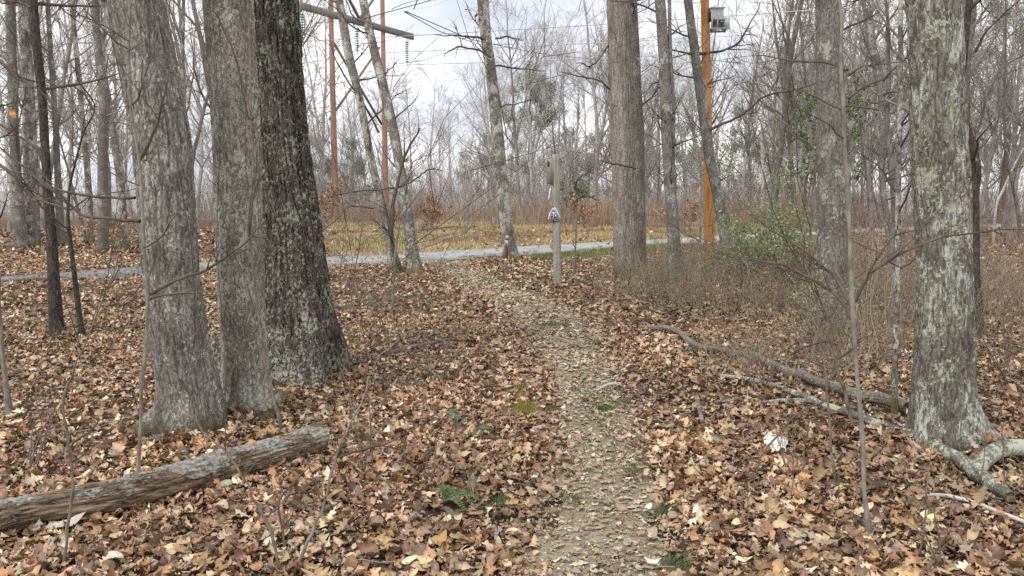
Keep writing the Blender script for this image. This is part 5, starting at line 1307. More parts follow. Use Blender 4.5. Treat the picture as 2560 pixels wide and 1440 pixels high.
brush("left_thicket", "grey-brown scrub between the trunks of the wood left of the clearing", [
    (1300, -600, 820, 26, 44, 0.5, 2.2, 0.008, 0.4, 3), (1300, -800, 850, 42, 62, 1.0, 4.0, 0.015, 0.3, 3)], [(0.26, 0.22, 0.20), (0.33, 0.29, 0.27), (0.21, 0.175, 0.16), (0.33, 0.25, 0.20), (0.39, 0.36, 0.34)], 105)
BRD = [(0.47, 0.44, 0.43), (0.53, 0.50, 0.49), (0.42, 0.39, 0.38), (0.50, 0.45, 0.43)]  # pale greys with the haze of the far woods put into the colours
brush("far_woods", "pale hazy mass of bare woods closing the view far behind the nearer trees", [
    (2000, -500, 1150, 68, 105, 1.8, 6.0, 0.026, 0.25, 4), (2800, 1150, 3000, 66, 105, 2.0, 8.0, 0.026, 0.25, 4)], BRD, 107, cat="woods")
# loose twigs on the ground
rg = np.random.default_rng(106); n = 700
y = np.sqrt(rg.random(n) * (13 ** 2 - 2.6 ** 2) + 2.6 ** 2); x = (rg.random(n) * 2 - 1) * (0.66 * y + 0.5); az = rg.uniform(0, 2 * PI, n); L = rg.uniform(0.06, 0.4, n)
P = np.zeros((n, 6, 3)); P[:, 0, 0] = x; P[:, 0, 1] = y
for k in range(1, 6):
    az = az + rg.normal(size=n) * 0.25; P[:, k, 0] = P[:, k - 1, 0] + np.cos(az) * L / 5; P[:, k, 1] = P[:, k - 1, 1] + np.sin(az) * L / 5
P[..., 2] = terrain(P[..., 0], P[..., 1]) + rg.uniform(0.02, 0.05, n)[:, None] + rg.normal(size=(n, 6)) * 0.004
mb = MB(); mb.tubes(P, rg.uniform(0.0012, 0.0035, n)[:, None] * np.linspace(1, 0.5, 6)[None], 4, col=pal(rg, n, [(0.2, 0.16, 0.13), (0.3, 0.26, 0.22), (0.12, 0.09, 0.07), (0.4, 0.36, 0.31)], None, 0.2))
tag(mb.build("twig_litter", M["brush"]), "small broken twigs strewn over the leaf litter", "twigs", kind="stuff")
# ------------------------------------------------------------------ wooden trail post with emblem sign
M["post_wood"] = simple_mat("weathered_post_wood", (0.23, 0.225, 0.18, 1), (0.37, 0.36, 0.305, 1), 22, (1, 1, 0.08), bump=0.006)
M["white_paint"] = simple_mat("white_paint", (0.66, 0.66, 0.62, 1), (0.80, 0.80, 0.77, 1), 20, rough=0.5)
M["sign_grey"] = simple_mat("sign_grey", (0.45, 0.48, 0.49, 1), (0.56, 0.59, 0.60, 1), 20, rough=0.5)
M["sign_black"] = simple_mat("sign_black", (0.012, 0.012, 0.014, 1), (0.025, 0.025, 0.028, 1), 20, rough=0.5)
M["sign_blue"] = simple_mat("sign_blue", (0.025, 0.13, 0.36, 1), (0.04, 0.19, 0.46, 1), 20, rough=0.45)
M["sign_sky"] = simple_mat("sign_light_blue", (0.45, 0.65, 0.85, 1), (0.55, 0.72, 0.88, 1), 20, rough=0.45)
M["sign_red"] = simple_mat("sign_red", (0.42, 0.018, 0.028, 1), (0.52, 0.03, 0.035, 1), 20, rough=0.45)
M["sign_pink"] = simple_mat("sign_pink", (0.72, 0.36, 0.35, 1), (0.8, 0.45, 0.43, 1), 20, rough=0.45)
M["bolt"] = simple_mat("rusty_bolt", (0.02, 0.018, 0.016, 1), (0.05, 0.04, 0.035, 1), 60, rough=0.6, metal=0.5)
b = gnd(1393, 716); Yp = b[1]; s_ = Yp / F
root = thing("trail_signpost", "weathered wooden post with a blue and red emblem sign and a side board", "signpost", b)
ztop = at(1390, 388, Yp)[2] - b[2]
hw = 0.066; c_ = 0.028
ring = np.array([[hw, -hw + c_], [hw, hw - c_], [hw - c_, hw], [-hw + c_, hw], [-hw, hw - c_], [-hw, -hw + c_], [-hw + c_, -hw], [hw - c_, -hw]])
zs = np.concatenate([[-0.2], np.linspace(0, ztop, 24), [ztop + 0.012]])
mb = MB(); Vp = []
for i, z in enumerate(zs):
    k = 1.0 + 0.012 * math.sin(z * 3.3) - 0.10 * (z / ztop); k = k if i < len(zs) - 1 else k * 0.86
    Vp.append(np.column_stack([ring * k + np.array([-0.030 * z / ztop, 0]), np.full(8, z)]))
Vp = np.concatenate(Vp); n = len(zs); j = np.arange(n - 1)[:, None] * 8; k = np.arange(8)[None]; k2 = (k + 1) % 8
top_c = n * 8; Vp = np.vstack([Vp, [[-0.030, 0, zs[-1]]]])
mb.add(Vp, q=np.stack([j + k, j + k2, j + 8 + k2, j + 8 + k], -1).reshape(-1, 4), t=[[(n - 1) * 8 + i, (n - 1) * 8 + (i + 1) % 8, top_c] for i in range(8)])
mb.build("post", M["post_wood"], root, smooth=False)
def lp(px, py): return np.array([(px - 1392.5) * s_, (at(1390, py, Yp)[2] - b[2])])
# board on the left face
x0, z1 = lp(1364.5, 394); x1, z0 = lp(1383.5, 462)
pts = [(x0, z0 + 0.03), (x0, z1 - 0.03), (x0 + 0.012, z1 - 0.008), (x0 + 0.03, z1), (x1, z1 - 0.004), (x1, z0 - 0.03)]
bd = MB().prism(pts, -0.05, 0.05).build("side_board", M["post_wood"], root, smooth=False)
MB().prism([(x0 - 0.004, z1 - 0.02), (x0 + 0.008, z1 + 0.002), (x0 + 0.03, z1 + 0.010), (x1, z1 + 0.006), (x1, z1 - 0.002), (x0 + 0.03, z1 + 0.002), (x0 + 0.014, z1 - 0.006)], -0.052, 0.052).build("white_cap", M["white_paint"], bd, smooth=False)
xs_, zs_ = lp(1368.5, 410); MB().box((xs_, -0.052, zs_), (0.03, 0.012, 0.085)).build("slot", M["bolt"], bd, smooth=False)
# emblem
def tri(w, h, bulge, n=14):
    A = [np.array([0, 0.56 * h]), np.array([0.5 * w, -0.33 * h]), np.array([-0.5 * w, -0.33 * h])]; P = []
    for i in range(3):
        a, c = A[i], A[(i + 1) % 3]; m = (a + c) / 2; nrm_ = m / np.linalg.norm(m)
        for t in np.linspace(0.06, 0.94, n): P.append(a + (c - a) * t + nrm_ * bulge * h * 4 * t * (1 - t) * (0.75 + 0.25 * (i == 1)))
    return np.array(P)
cx, cz = lp(1383, 536)
sx = 32.0 * s_; sz = 37.5 * s_; y0 = -0.074
sign = MB().prism(tri(sx * 0.98, sz, 0.10) * [1, 1] + [cx, cz - 0.010], y0 - 0.006, y0 + 0.02).build("emblem_sign", M["sign_black"], root, smooth=False)
def layer(name, poly, mat, d): return MB().prism(np.asarray(poly), y0 - d - 0.002, y0 - d + 0.001).build(name, mat, sign, smooth=False)
T1 = tri(sx, sz, 0.10)
layer("white_plate", T1 + [cx, cz], M["white_paint"], 0.008)
layer("black_rim", T1 * 0.86 + [cx - 0.002, cz + 0.002], M["sign_black"], 0.011)
layer("inner_plate", T1 * 0.82 + [cx - 0.002, cz + 0.002], M["sign_grey"], 0.014)
def q18(pts): return [(cx + (x - 780) / 18 * s_, cz - (y - 680) / 18 * s_) for x, y in pts]
layer("white_ground", q18([(745, 420), (870, 560), (940, 640), (960, 810), (790, 880), (580, 830), (560, 640), (620, 560)]), M["white_paint"], 0.017)
layer("blue_chevron", q18([(745, 435), (860, 555), (805, 578), (745, 545), (685, 578), (630, 555)]), M["sign_blue"], 0.020)
layer("red_shield", q18([(620, 600), (745, 625), (728, 665), (708, 690), (730, 735), (726, 795), (685, 828), (640, 822), (606, 790), (602, 700)]), M["sign_red"], 0.020)
layer("pink_centre", q18([(618, 695), (702, 695), (708, 760), (662, 800), (618, 765)]), M["sign_pink"], 0.023)
layer("red_letter", q18([(640, 705), (652, 705), (652, 760), (672, 760), (672, 705), (684, 705), (684, 772), (662, 784), (640, 772)]), M["sign_red"], 0.026)
layer("blue_panel", q18([(755, 660), (880, 580), (920, 690), (932, 800), (780, 862), (762, 815), (790, 790), (780, 720)]), M["sign_blue"], 0.020)
layer("light_blue_letter", q18([(838, 680), (866, 690), (892, 782), (868, 790), (860, 760), (832, 766), (826, 795), (804, 796), (822, 715)]), M["sign_sky"], 0.023)
for (x, y) in ((762, 335), (762, 940)):
    px_, pz_ = q18([(x, y)])[0]
    MB().lathe([(0, 0), (0.010, 0), (0.010, 0.006), (0.006, 0.010), (0, 0.011)], sides=10).build("bolt", M["bolt"], sign)
    o = D.objects["bolt"] if "bolt" in D.objects and D.objects["bolt"].parent == sign and D.objects["bolt"].location.length == 0 else [q for q in sign.children if q.name.startswith("bolt") and q.location.length == 0][0]
    o.rotation_euler = (PI / 2, 0, 0); o.location = (px_, y0 - 0.012, pz_)
# second emblem plate on the left face, seen edge-on
ex, ez = lp(1374.5, 488)
MB().prism(tri(sx, sz * 0.95, 0.10), -0.006, 0.006).build("edge_on_sign", M["white_paint"], root, smooth=False)
o = [q for q in root.children if q.name.startswith("edge_on_sign")][0]
o.rotation_euler = (0.10, 0.10, PI / 2 - 0.16); o.location = (ex - 0.012, -0.01, ez)
for y in (403, 455, 475, 508):
    bx, bz = lp(1396.5, y)
    nb = MB().lathe([(0, 0), (0.011, 0), (0.011, 0.008), (0, 0.010)], sides=8).build("bolt", M["bolt"], root)
    nb.rotation_euler = (PI / 2, 0, PI / 4); nb.location = (bx + 0.018, -hw + 0.012, bz)

# brown flat marker stake in front of the leaning pale tree
b = gnd(1264, 661); Ys = b[1]; s_ = Ys / F
root = thing("marker_stake", "flat brown marker stake with white square decals before the leaning pale tree", "marker post", b)
h_ = at(1267, 588, Ys)[2] - b[2]; w_ = 8.5 * s_
a_ = 0.035
def stk(z): return a_ * z / h_
MB().prism([(-w_ / 2, -0.1), (w_ / 2, -0.1), (w_ / 2 + stk(h_), h_ - 0.02), (w_ / 2 - 0.015 + stk(h_), h_), (-w_ / 2 + 0.015 + stk(h_), h_), (-w_ / 2 + stk(h_), h_ - 0.02)], -0.004, 0.004).build("stake", simple_mat("brown_stake", (0.16, 0.075, 0.05, 1), (0.22, 0.11, 0.075, 1), 20, rough=0.6), root, smooth=False)
def dec(nm, px0, px1, py0, py1, mat, d, shape=None):
    z0 = at(1267, py1, Ys)[2] - b[2]; z1 = at(1267, py0, Ys)[2] - b[2]; o_ = stk((z0 + z1) / 2)
    return MB().prism([(px0 * w_ + o_, z0), (px1 * w_ + o_, z0), (px1 * w_ + o_, z1), (px0 * w_ + o_, z1)], -0.006 - d, -0.004 - d).build(nm, mat, root, smooth=False)
CR = simple_mat("cream_decal", (0.50, 0.46, 0.40, 1), (0.60, 0.56, 0.50, 1), 30, rough=0.5)
dec("decal", -0.45, 0.45, 589, 597.5, CR, 0); dec("decal", -0.45, 0.45, 601, 616, CR, 0)
dec("black_mark", -0.3, 0.3, 597.5, 599.3, M["sign_black"], 0.002)
dec("black_mark", -0.33, -0.16, 605.5, 612.0, M["sign_black"], 0.002); dec("black_mark", -0.25, 0.22, 611.5, 613.6, M["sign_black"], 0.004)
b = gnd(1266, 690); root = thing("broken_stub", "short broken brown stub standing in leaves before the marker stake", "stub", b)
mb = MB(); trunk_mesh(mb, np.array([[0, 0, -0.1], [0.0, 0, 0.05], [-0.01, 0, 0.16], [-0.02, 0, 0.25]]), np.array([0.035, 0.03, 0.026, 0.016]), 20, 30, 7, furrow=0.006, flare=0.5, flare_h=0.04); mb.build("stem", M["old_log"], root)

# ------------------------------------------------------------------ orange pole with its equipment
def pole_mat(name, a, c, dk, sc=1.0):
    m, nt, bb = new_mat(name); n = NT(nt); co = n.coord("Object")
    col = n.mix(n.step(n.noise(n.map(co, (1, 1, 0.12)), 9, 5, 0.65), 0.36, 0.66), a, c)
    col = n.mix(n.math("MULTIPLY", n.step(n.noise(n.map(co, (1, 1, 0.03)), 34, 5, 0.75), 0.52, 0.62), 0.8), col, dk)
    col = n.mix(n.math("MULTIPLY", n.step(n.noise(n.map(co, (1, 1, 0.015), loc=(5, 2, 1)), 60, 3, 0.7), 0.64, 0.70), 0.85), col, tuple(v * 0.35 for v in dk[:3]) + (1,))
    col = n.mix(n.math("MULTIPLY", n.step(n.noise(n.map(co, (1, 1, 0.5)), 3, 4, 0.6), 0.54, 0.66), 0.55), col, dk)
    nt.links.new(col, bb.inputs["Base Color"]); bb.inputs["Roughness"].default_value = 0.8
    nt.links.new(n.bump(n.noise(n.map(co, (1, 1, 0.04)), 30, 5, 0.7), 0.01), bb.inputs["Normal"])
    return m
q_ = at(1775, 672, 17.3); b = np.array([q_[0], q_[1], float(terrain(q_[0], q_[1]))]); s_ = 17.3 / F
root = thing("utility_pole", "orange-stained wooden utility pole carrying a small pale grey equipment box", "utility pole", b)
P, R = px_path([(1776, 690, 27), (1773, 560, 25), (1768, 300, 23), (1764, 80, 20.5), (1762, 0, 20), (1759, -150, 18.5)], 17.3)
P[0, 2] = b[2] - 0.2; P, R = extend(P, R, 8.0, R[-1] * 0.85)
mb = MB(); trunk_mesh(mb, P - b, R, 40, 120, 3, furrow=0.002, kz=0.3, flare=0.0, lump=0.015)
mb.build("pole", pole_mat("orange_pole", (0.46, 0.20, 0.06, 1), (0.58, 0.29, 0.10, 1), (0.27, 0.11, 0.04, 1)), root)
eq = simple_mat("pale_grey_metal", (0.46, 0.51, 0.50, 1), (0.58, 0.63, 0.62, 1), 6, rough=0.5, spec=0.4)
eqd = simple_mat("grey_metal", (0.27, 0.30, 0.30, 1), (0.36, 0.39, 0.39, 1), 6, rough=0.5, spec=0.4)
def ep(px, py, dy=0.0): return at(px, py, 17.3 + dy) - b
cab = MB()
c0 = (ep(1772.5, 24) + ep(1804, 52)) / 2; w_ = 31 * s_; h_ = 27 * s_
cab.box((c0[0] + 0.01, 0.0, c0[2]), (w_, 0.28, h_))
cb = cab.build("equipment_cabinet", eq, root, smooth=False)
bm_ = D.objects[cb.name]; mod = bm_.modifiers.new("soft", "BEVEL"); mod.width = 0.012; mod.segments = 2
MB().box((c0[0] + 0.01, -0.02, c0[2] + h_ / 2 + 0.006), (w_ + 0.03, 0.33, 0.02)).build("lid", eq, cb, smooth=False)
MB().lathe([(0.0, 0.0), (0.035, 0.0), (0.03, 0.05), (0.012, 0.075), (0.0, 0.08)], (c0[0] - w_ * 0.05, 0, c0[2] + h_ / 2 + 0.014), 12).build("bushing", eq, cb)
fr = MB(); zt = c0[2] - h_ / 2 + 0.01; zb = ep(1800, 76)[2]; xl = c0[0] - w_ / 2 + 0.03; xr = ep(1820, 60)[0]
for yy in (-0.16, 0.16):
    fr.bar((xl, yy, zt), (xl, yy, zb + 0.02), 0.03); fr.bar((xl + 0.11, yy, zt), (xl + 0.11, yy, zb + 0.02), 0.026)
    fr.bar((xl - 0.06, yy * 1.01, zb), (xr, yy * 1.01, zb + 0.01), 0.035)
fr.bar((xr - 0.03, -0.15, zb + 0.03), (xr - 0.03, 0.15, zb + 0.03), 0.03); fr.bar((xl + 0.02, -0.15, zb + 0.005), (xl + 0.02, 0.15, zb + 0.005), 0.03)
fr.bar((xl - 0.12, 0, zb - 0.012), (xl + 0.2, 0, zb - 0.012), 0.03)
fr.build("mounting_frame", eqd, root, smooth=False)
ep2 = MB(); ep2.box((xr - 0.045, 0.0, (zt + zb) / 2 + 0.03), (0.10, 0.26, (zt - zb) * 1.05)); ep2.build("end_box", eq, root, smooth=False)
ip = MB(); ip.box(((xl + xr) / 2 - 0.01, 0.10, (zt + zb) / 2 + 0.03), (xr - xl - 0.16, 0.05, (zt - zb) * 0.62)); ip.build("back_panel", eqd, root, smooth=False)
MB().box((c0[0] - w_ / 2 - 0.005, -0.1, c0[2] - h_ * 0.25), (0.03, 0.06, 0.18)).build("bracket", M["bolt"], root, smooth=False)

# ------------------------------------------------------------------ H-frame power line structure
ZA = 11.2
def atz(px, py, z):
    d = ray(px, py); return CAM + d * ((z - CAM[2]) / d[2])
aL, aR = atz(736, 13, ZA), atz(1026, 93, ZA)
ad = (aR - aL) / np.linalg.norm(aR - aL)
def on_arm(px):
    ts = np.linspace(0, 1, 400); pp = aL + (aR - aL) * ts[:, None]
    k_ = np.argmin(np.abs(1280 + F * pp[:, 0] / (pp[:, 1] * math.cos(PITCH) - (pp[:, 2] - 1.6) * math.sin(PITCH)) - px)); return pp[k_]
pA, pB = on_arm(827), on_arm(957)
b = np.array([(pA[0] + pB[0]) / 2, (pA[1] + pB[1]) / 2, float(terrain(pA[0], pA[1]))])
root = thing("power_line_structure", "two-legged wooden power line structure with crossarm and green glass insulators", "power pole", b)
pm = pole_mat("reddish_pole", (0.36, 0.21, 0.15, 1), (0.44, 0.27, 0.20, 1), (0.28, 0.18, 0.14, 1))
wood = pole_mat("grey_crossarm", (0.20, 0.19, 0.175, 1), (0.28, 0.265, 0.245, 1), (0.13, 0.12, 0.11, 1))
perp = np.array([ad[1], -ad[0], 0.0]); perp /= np.linalg.norm(perp)
for p in (pA, pB):
    zz = np.linspace(-0.3, 14.0, 40); Pp = np.stack([np.full(40, p[0] - b[0]), np.full(40, p[1] - b[1]), zz], 1)
    mb = MB(); mb.tubes(Pp, np.linspace(0.185, 0.125, 40), 20); mb.build("pole", pm, root)
off = perp * 0.19
MB().bar(aL - b + off, aR - b + off, 0.16, 0.36).build("crossarm", wood, root, smooth=False)
mid = (pA + pB) / 2
for p in (pA, pB):
    MB().bar(p - b + np.array([0, 0, 2.6]) + off * 0.6, mid - b + np.array([0, 0, 0.2]) + off * 0.6, 0.12).build("brace", wood, root, smooth=False)
MB().bar(pA - b + np.array([0, 0, -1.0]) - off, pB - b + np.array([0, 0, -5.6]) - off, 0.10).build("cross_brace", wood, root, smooth=False)
MB().bar(pB - b + np.array([0, 0, -1.0]) - off * 1.4, pA - b + np.array([0, 0, -5.6]) - off * 1.4, 0.10).build("cross_brace", wood, root, smooth=False)
glass = simple_mat("green_glass", (0.10, 0.30, 0.27, 1), (0.20, 0.45, 0.41, 1), 10, rough=0.25, spec=0.5)
ends = []
for px in (754, 892, 1017):
    p = on_arm(px) - b; p[2] -= 0.2
    mb = MB(); L = 1.55; prof = [(0.0, 0.0), (0.022, 0.0), (0.022, -0.12)]
    for kx in range(10):
        z = -0.14 - kx * 0.13; prof += [(0.03, z), (0.135, z - 0.035), (0.125, z - 0.055), (0.03, z - 0.05), (0.022, z - 0.09)]
    prof += [(0.02, -L + 0.04), (0.04, -L), (0.0, -L - 0.03)]
    mb.lathe(prof, p, 14); mb.build("insulator_string", glass, root)
    ends.append(p + b + np.array([0, 0, -L]))
# conductors and shield wires
wm = simple_mat("aluminium_wire", (0.42, 0.43, 0.45, 1), (0.55, 0.56, 0.58, 1), 3, rough=0.4, metal=0.6)
def wire(label, p, sag, T=130.0, T2=90.0, r=0.018):
    t = np.concatenate([np.linspace(-T2, 0, 30)[:-1], np.linspace(0, T, 60)])
    z = np.where(t < 0, -4 * sag * (np.abs(t) / T2) * (1 - np.abs(t) / T2), -4 * sag * (t / T) * (1 - t / T))
    P = p + perp * t[:, None]; P[:, 2] += z
    mb = MB(); mb.tubes(P - p, np.full(len(t), r), 6); o = mb.build("power_line", wm); o.location = tuple(p); tag(o, label, "power line")
if perp[0] < 0: perp = -perp
wire("lowest conductor, hanging from the insulator at the crossarm's free right end", ends[2], 1.5)
wire("middle conductor, hanging from the insulator between the two power pole legs", ends[1], 1.5)
wire("conductor hanging from the insulator at the crossarm's left end", ends[0], 1.5)
wire("thin shield wire from the top of the left power pole leg", pA + np.array([0, 0, 2.8]), 1.2, r=0.009)
wire("thin shield wire from the top of the right power pole leg", pB + np.array([0, 0, 2.8]), 1.2, r=0.009)

# ------------------------------------------------------------------ background trees: kinds, then copies
def bg_proto(seed, H, r, bark, twig, first=0.35, limbs=16, spread=(0.16, 0.32), fork=False, label="", cat="tree", group="", name="bare_tree", dens=1.0, lean=0.03, ang=(0.5, 1.1), rmin=0.004):
    rg = np.random.default_rng(seed)
    root = thing(name, label, cat, (0, 0, 0), group)
    N = 26; P = np.zeros((1, N, 3)); d = np.array([rg.normal() * lean, rg.normal() * lean, 1.0])
    P[0, 0] = [0, 0, -0.3]
    for k in range(1, N):
        d = d + np.array([rg.normal() * 0.035, rg.normal() * 0.035, 0.02]); d /= np.linalg.norm(d); P[0, k] = P[0, k - 1] + d * (H + 0.3) / (N - 1)
    R = (r * (1 - np.linspace(0, 1, N) ** 1.15 * 0.9))[None]; R[0, :2] *= 1.2
    mb = MB(); mb.tubes(P, R, 9)
    stems, sr = P, R
    if fork:
        f1, fr1 = spawn(P, R, 1, rg, 0.22, 0.45, (H * 0.55, H * 0.7), (0.25, 0.4), 0.8, 18, 0.05, 0.06, rel=False, tip=0.15); mb.tubes(f1, fr1, 8)
    mb.build("trunk", bark, root)
    c = MB()
    B1, r1 = spawn(P, R, limbs, rg, first, 0.97, (H * spread[0], H * spread[1]), ang, 0.55, 8, 0.13, 0.09, rel=False, tip=0.25)
    if fork:
        B1b, r1b = spawn(f1, fr1, limbs // 2, rg, 0.2, 0.97, (H * spread[0] * .8, H * spread[1] * .8), ang, 0.6, 8, 0.13, 0.09, rel=False, tip=0.25); B1 = np.concatenate([B1, B1b]); r1 = np.concatenate([r1, r1b])
    B2, r2 = spawn(B1, r1, int(len(B1) * 6 * dens), rg, 0.15, 1, (0.3, 0.6), (0.4, 0.9), 0.6, 6, 0.15, 0.06, tip=0.35, rmin=rmin * 1.3)
    B3, r3 = spawn(B2, r2, int(len(B1) * 26 * dens), rg, 0.15, 1, (0.35, 0.7), (0.4, 0.9), 0.65, 5, 0.16, 0.05, tip=0.4, rmin=rmin)
    B4, r4 = spawn(B3, r3, int(len(B1) * 55 * dens), rg, 0.2, 1, (0.35, 0.75), (0.4, 0.9), 0.75, 3, 0.14, 0.04, tip=0.5, rmin=rmin * 0.75)
    c.tubes(B1, r1, 5).tubes(B2, r2, 4).tubes(B3, r3, 3).tubes(B4, r4, 3)
    c.build("crown", twig, root)
    return root
def pine_proto(seed, H, r, label, group, crown0=0.45, wid=0.22, n=5200, cols=None):
    rg = np.random.default_rng(seed); root = thing("pine_tree", label, "tree", (0, 0, 0), group)
    N = 16; P = np.zeros((1, N, 3)); P[0, :, 2] = np.linspace(-0.3, H, N); P[0, :, :2] = np.cumsum(rg.normal(size=(N, 2)) * 0.05, 0)
    R = (r * (1 - 0.85 * np.linspace(0, 1, N)))[None]
    MB().tubes(P, R, 9).build("trunk", M["pine_bark"], root)
    B1, r1 = spawn(P, R, 26, rg, crown0, 0.99, (H * wid * 0.5, H * wid), (0.9, 1.5), 0.4, 7, 0.12, 0.08, rel=False)
    zz = (B1[:, 0, 2] / H - crown0) / (1 - crown0); sc = np.clip(1.25 - zz * 0.9, 0.25, 1)[:, None, None]; B1 = B1[:, :1] + (B1 - B1[:, :1]) * sc
    B2, r2 = spawn(B1, r1, 150, rg, 0.3, 1, (0.3, 0.6), (0.4, 0.9), 0.6, 5, 0.14, 0.08)
    cr = MB(); cr.tubes(B1, r1, 5).tubes(B2, r2, 4); cr.build("limbs", M["twig_far"], root)
    pts = np.concatenate([B2[:, 2:].reshape(-1, 3), B1[:, 5:].reshape(-1, 3)])
    pts = pts[rg.integers(0, len(pts), n)] + rg.normal(size=(n, 3)) * 0.13
    lf = MB(); cl = pal(rg, n, cols or [(0.21, 0.25, 0.15), (0.27, 0.30, 0.19), (0.16, 0.19, 0.12), (0.33, 0.35, 0.25)], None, 0.2)
    leaf_quads(lf, pts, (0.12, 0.28), rg, cl, wfac=0.16); lf.build("crown", M["green"], root)
    return root
M["pine_bark"] = simple_mat("pine_bark", (0.17, 0.115, 0.09, 1), (0.27, 0.20, 0.165, 1), 8, (1, 1, 0.3))
def copy_tree(root, loc, rz, sc, label, group):
    c = root.copy(); COL.objects.link(c); c.location = tuple(loc); c.rotation_euler = (0, 0, rz); c.scale = (sc, sc, sc)
    c["label"] = label; c["group"] = group
    for ch in list(root.children):
        k = ch.copy(); COL.objects.link(k); k.parent = c
    return c
def zone(protos, n, px0, px1, y0, y1, label, group, seed, sc=(0.8, 1.2), used=set(), avoid=()):
    rg = np.random.default_rng(seed)
    u = (np.arange(n) + rg.random(n) * 0.9) / n
    rg.shuffle(u)
    for k in range(n):
        pr = protos[k] if k < len(protos) else protos[rg.integers(len(protos))]
        px = px0 + (px1 - px0) * u[k]; y = y0 + (y1 - y0) * rg.random() ** 0.9
        if any(a <= px <= b2 and y < c for a, b2, c in avoid): y = y1 * (0.9 + 0.1 * rg.random())
        x = (px - 1280) / F * (y * math.cos(PITCH) + 0.19)
        z = float(terrain(x, y)); s = rg.uniform(*sc); rz = rg.uniform(0, 2 * PI)
        if pr.name not in used:
            used.add(pr.name); pr.location = (x, y, z); pr.rotation_euler = (0, 0, rz); pr.scale = (s, s, s); pr["label"] = label; pr["group"] = group
        else: copy_tree(pr, (x, y, z), rz, s, label, group)
KM = [bg_proto(301, 13, 0.10, M["mid_bark"], M["twig_mid"], 0.3, 13, dens=0.6), bg_proto(302, 15, 0.14, M["mid_bark"], M["twig_mid"], 0.38, 16, dens=0.55), bg_proto(303, 11, 0.07, M["mid_bark_dark"], M["twig_mid"], 0.2, 15, lean=0.08, dens=0.55),
      bg_proto(304, 14, 0.11, M["mid_bark"], M["twig_mid"], 0.3, 14, fork=True, dens=0.55), bg_proto(305, 8, 0.045, M["mid_bark_dark"], M["twig_mid"], 0.15, 14, lean=0.1, spread=(0.14, 0.28), dens=0.55)]
KR = [bg_proto(321, 14, 0.11, M["mid_bark"], M["twig_mid"], 0.2, 18, dens=0.7), bg_proto(322, 11, 0.07, M["mid_bark"], M["twig_mid"], 0.14, 18, lean=0.07, dens=0.7), bg_proto(323, 9, 0.05, M["mid_bark_dark"], M["twig_mid"], 0.1, 18, lean=0.1, spread=(0.15, 0.3), dens=0.7),
      bg_proto(324, 13, 0.12, M["mid_bark_dark"], M["twig_mid"], 0.25, 15, fork=True, dens=0.7)]
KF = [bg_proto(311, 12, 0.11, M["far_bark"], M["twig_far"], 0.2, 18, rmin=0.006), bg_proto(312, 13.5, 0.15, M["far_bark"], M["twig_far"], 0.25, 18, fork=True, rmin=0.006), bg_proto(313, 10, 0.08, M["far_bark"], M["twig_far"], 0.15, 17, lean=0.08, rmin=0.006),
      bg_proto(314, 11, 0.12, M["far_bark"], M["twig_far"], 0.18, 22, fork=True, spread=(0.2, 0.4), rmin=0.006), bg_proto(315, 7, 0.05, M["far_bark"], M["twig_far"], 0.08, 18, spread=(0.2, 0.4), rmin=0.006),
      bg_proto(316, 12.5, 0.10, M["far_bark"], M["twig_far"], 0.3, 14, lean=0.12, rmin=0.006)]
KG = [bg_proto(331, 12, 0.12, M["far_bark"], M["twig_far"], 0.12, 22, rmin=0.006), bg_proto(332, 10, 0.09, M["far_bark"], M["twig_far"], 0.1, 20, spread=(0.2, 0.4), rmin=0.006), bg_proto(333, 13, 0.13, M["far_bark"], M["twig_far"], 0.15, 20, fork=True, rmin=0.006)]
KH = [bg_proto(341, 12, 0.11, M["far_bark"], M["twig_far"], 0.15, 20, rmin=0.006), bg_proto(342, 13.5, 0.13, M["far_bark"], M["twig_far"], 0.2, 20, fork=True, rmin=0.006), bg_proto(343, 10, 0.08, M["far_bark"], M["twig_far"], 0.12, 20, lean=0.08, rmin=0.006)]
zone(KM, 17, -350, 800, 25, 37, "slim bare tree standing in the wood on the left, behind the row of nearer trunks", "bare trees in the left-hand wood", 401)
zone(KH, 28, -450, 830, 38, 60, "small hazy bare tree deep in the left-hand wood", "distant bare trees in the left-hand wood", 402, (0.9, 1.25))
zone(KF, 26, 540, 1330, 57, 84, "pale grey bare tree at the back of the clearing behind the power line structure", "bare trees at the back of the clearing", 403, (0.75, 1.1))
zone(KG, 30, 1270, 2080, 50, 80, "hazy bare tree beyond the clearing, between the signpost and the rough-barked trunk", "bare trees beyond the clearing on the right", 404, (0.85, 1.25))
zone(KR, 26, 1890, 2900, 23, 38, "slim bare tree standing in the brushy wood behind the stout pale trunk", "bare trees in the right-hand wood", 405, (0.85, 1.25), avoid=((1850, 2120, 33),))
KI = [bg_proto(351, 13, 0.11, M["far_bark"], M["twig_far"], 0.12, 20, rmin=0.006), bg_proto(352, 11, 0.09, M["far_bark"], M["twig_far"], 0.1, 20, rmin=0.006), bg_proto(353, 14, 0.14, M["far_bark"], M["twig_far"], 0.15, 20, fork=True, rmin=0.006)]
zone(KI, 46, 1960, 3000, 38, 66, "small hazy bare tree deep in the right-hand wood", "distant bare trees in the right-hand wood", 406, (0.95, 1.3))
KS = [bg_proto(361, 13, 0.14, M["mid_bark"], M["twig_mid"], 0.3, 16, dens=0.7), bg_proto(362, 11, 0.10, M["mid_bark"], M["twig_mid"], 0.2, 17, fork=True, dens=0.7), bg_proto(363, 9, 0.07, M["mid_bark_dark"], M["twig_mid"], 0.15, 17, lean=0.1, dens=0.7)]
zone(KS, 9, 1290, 2080, 40, 54, "darker bare tree at the front edge of the wood beyond the clearing", "bare trees at the front edge of the wood", 407, (0.85, 1.15))
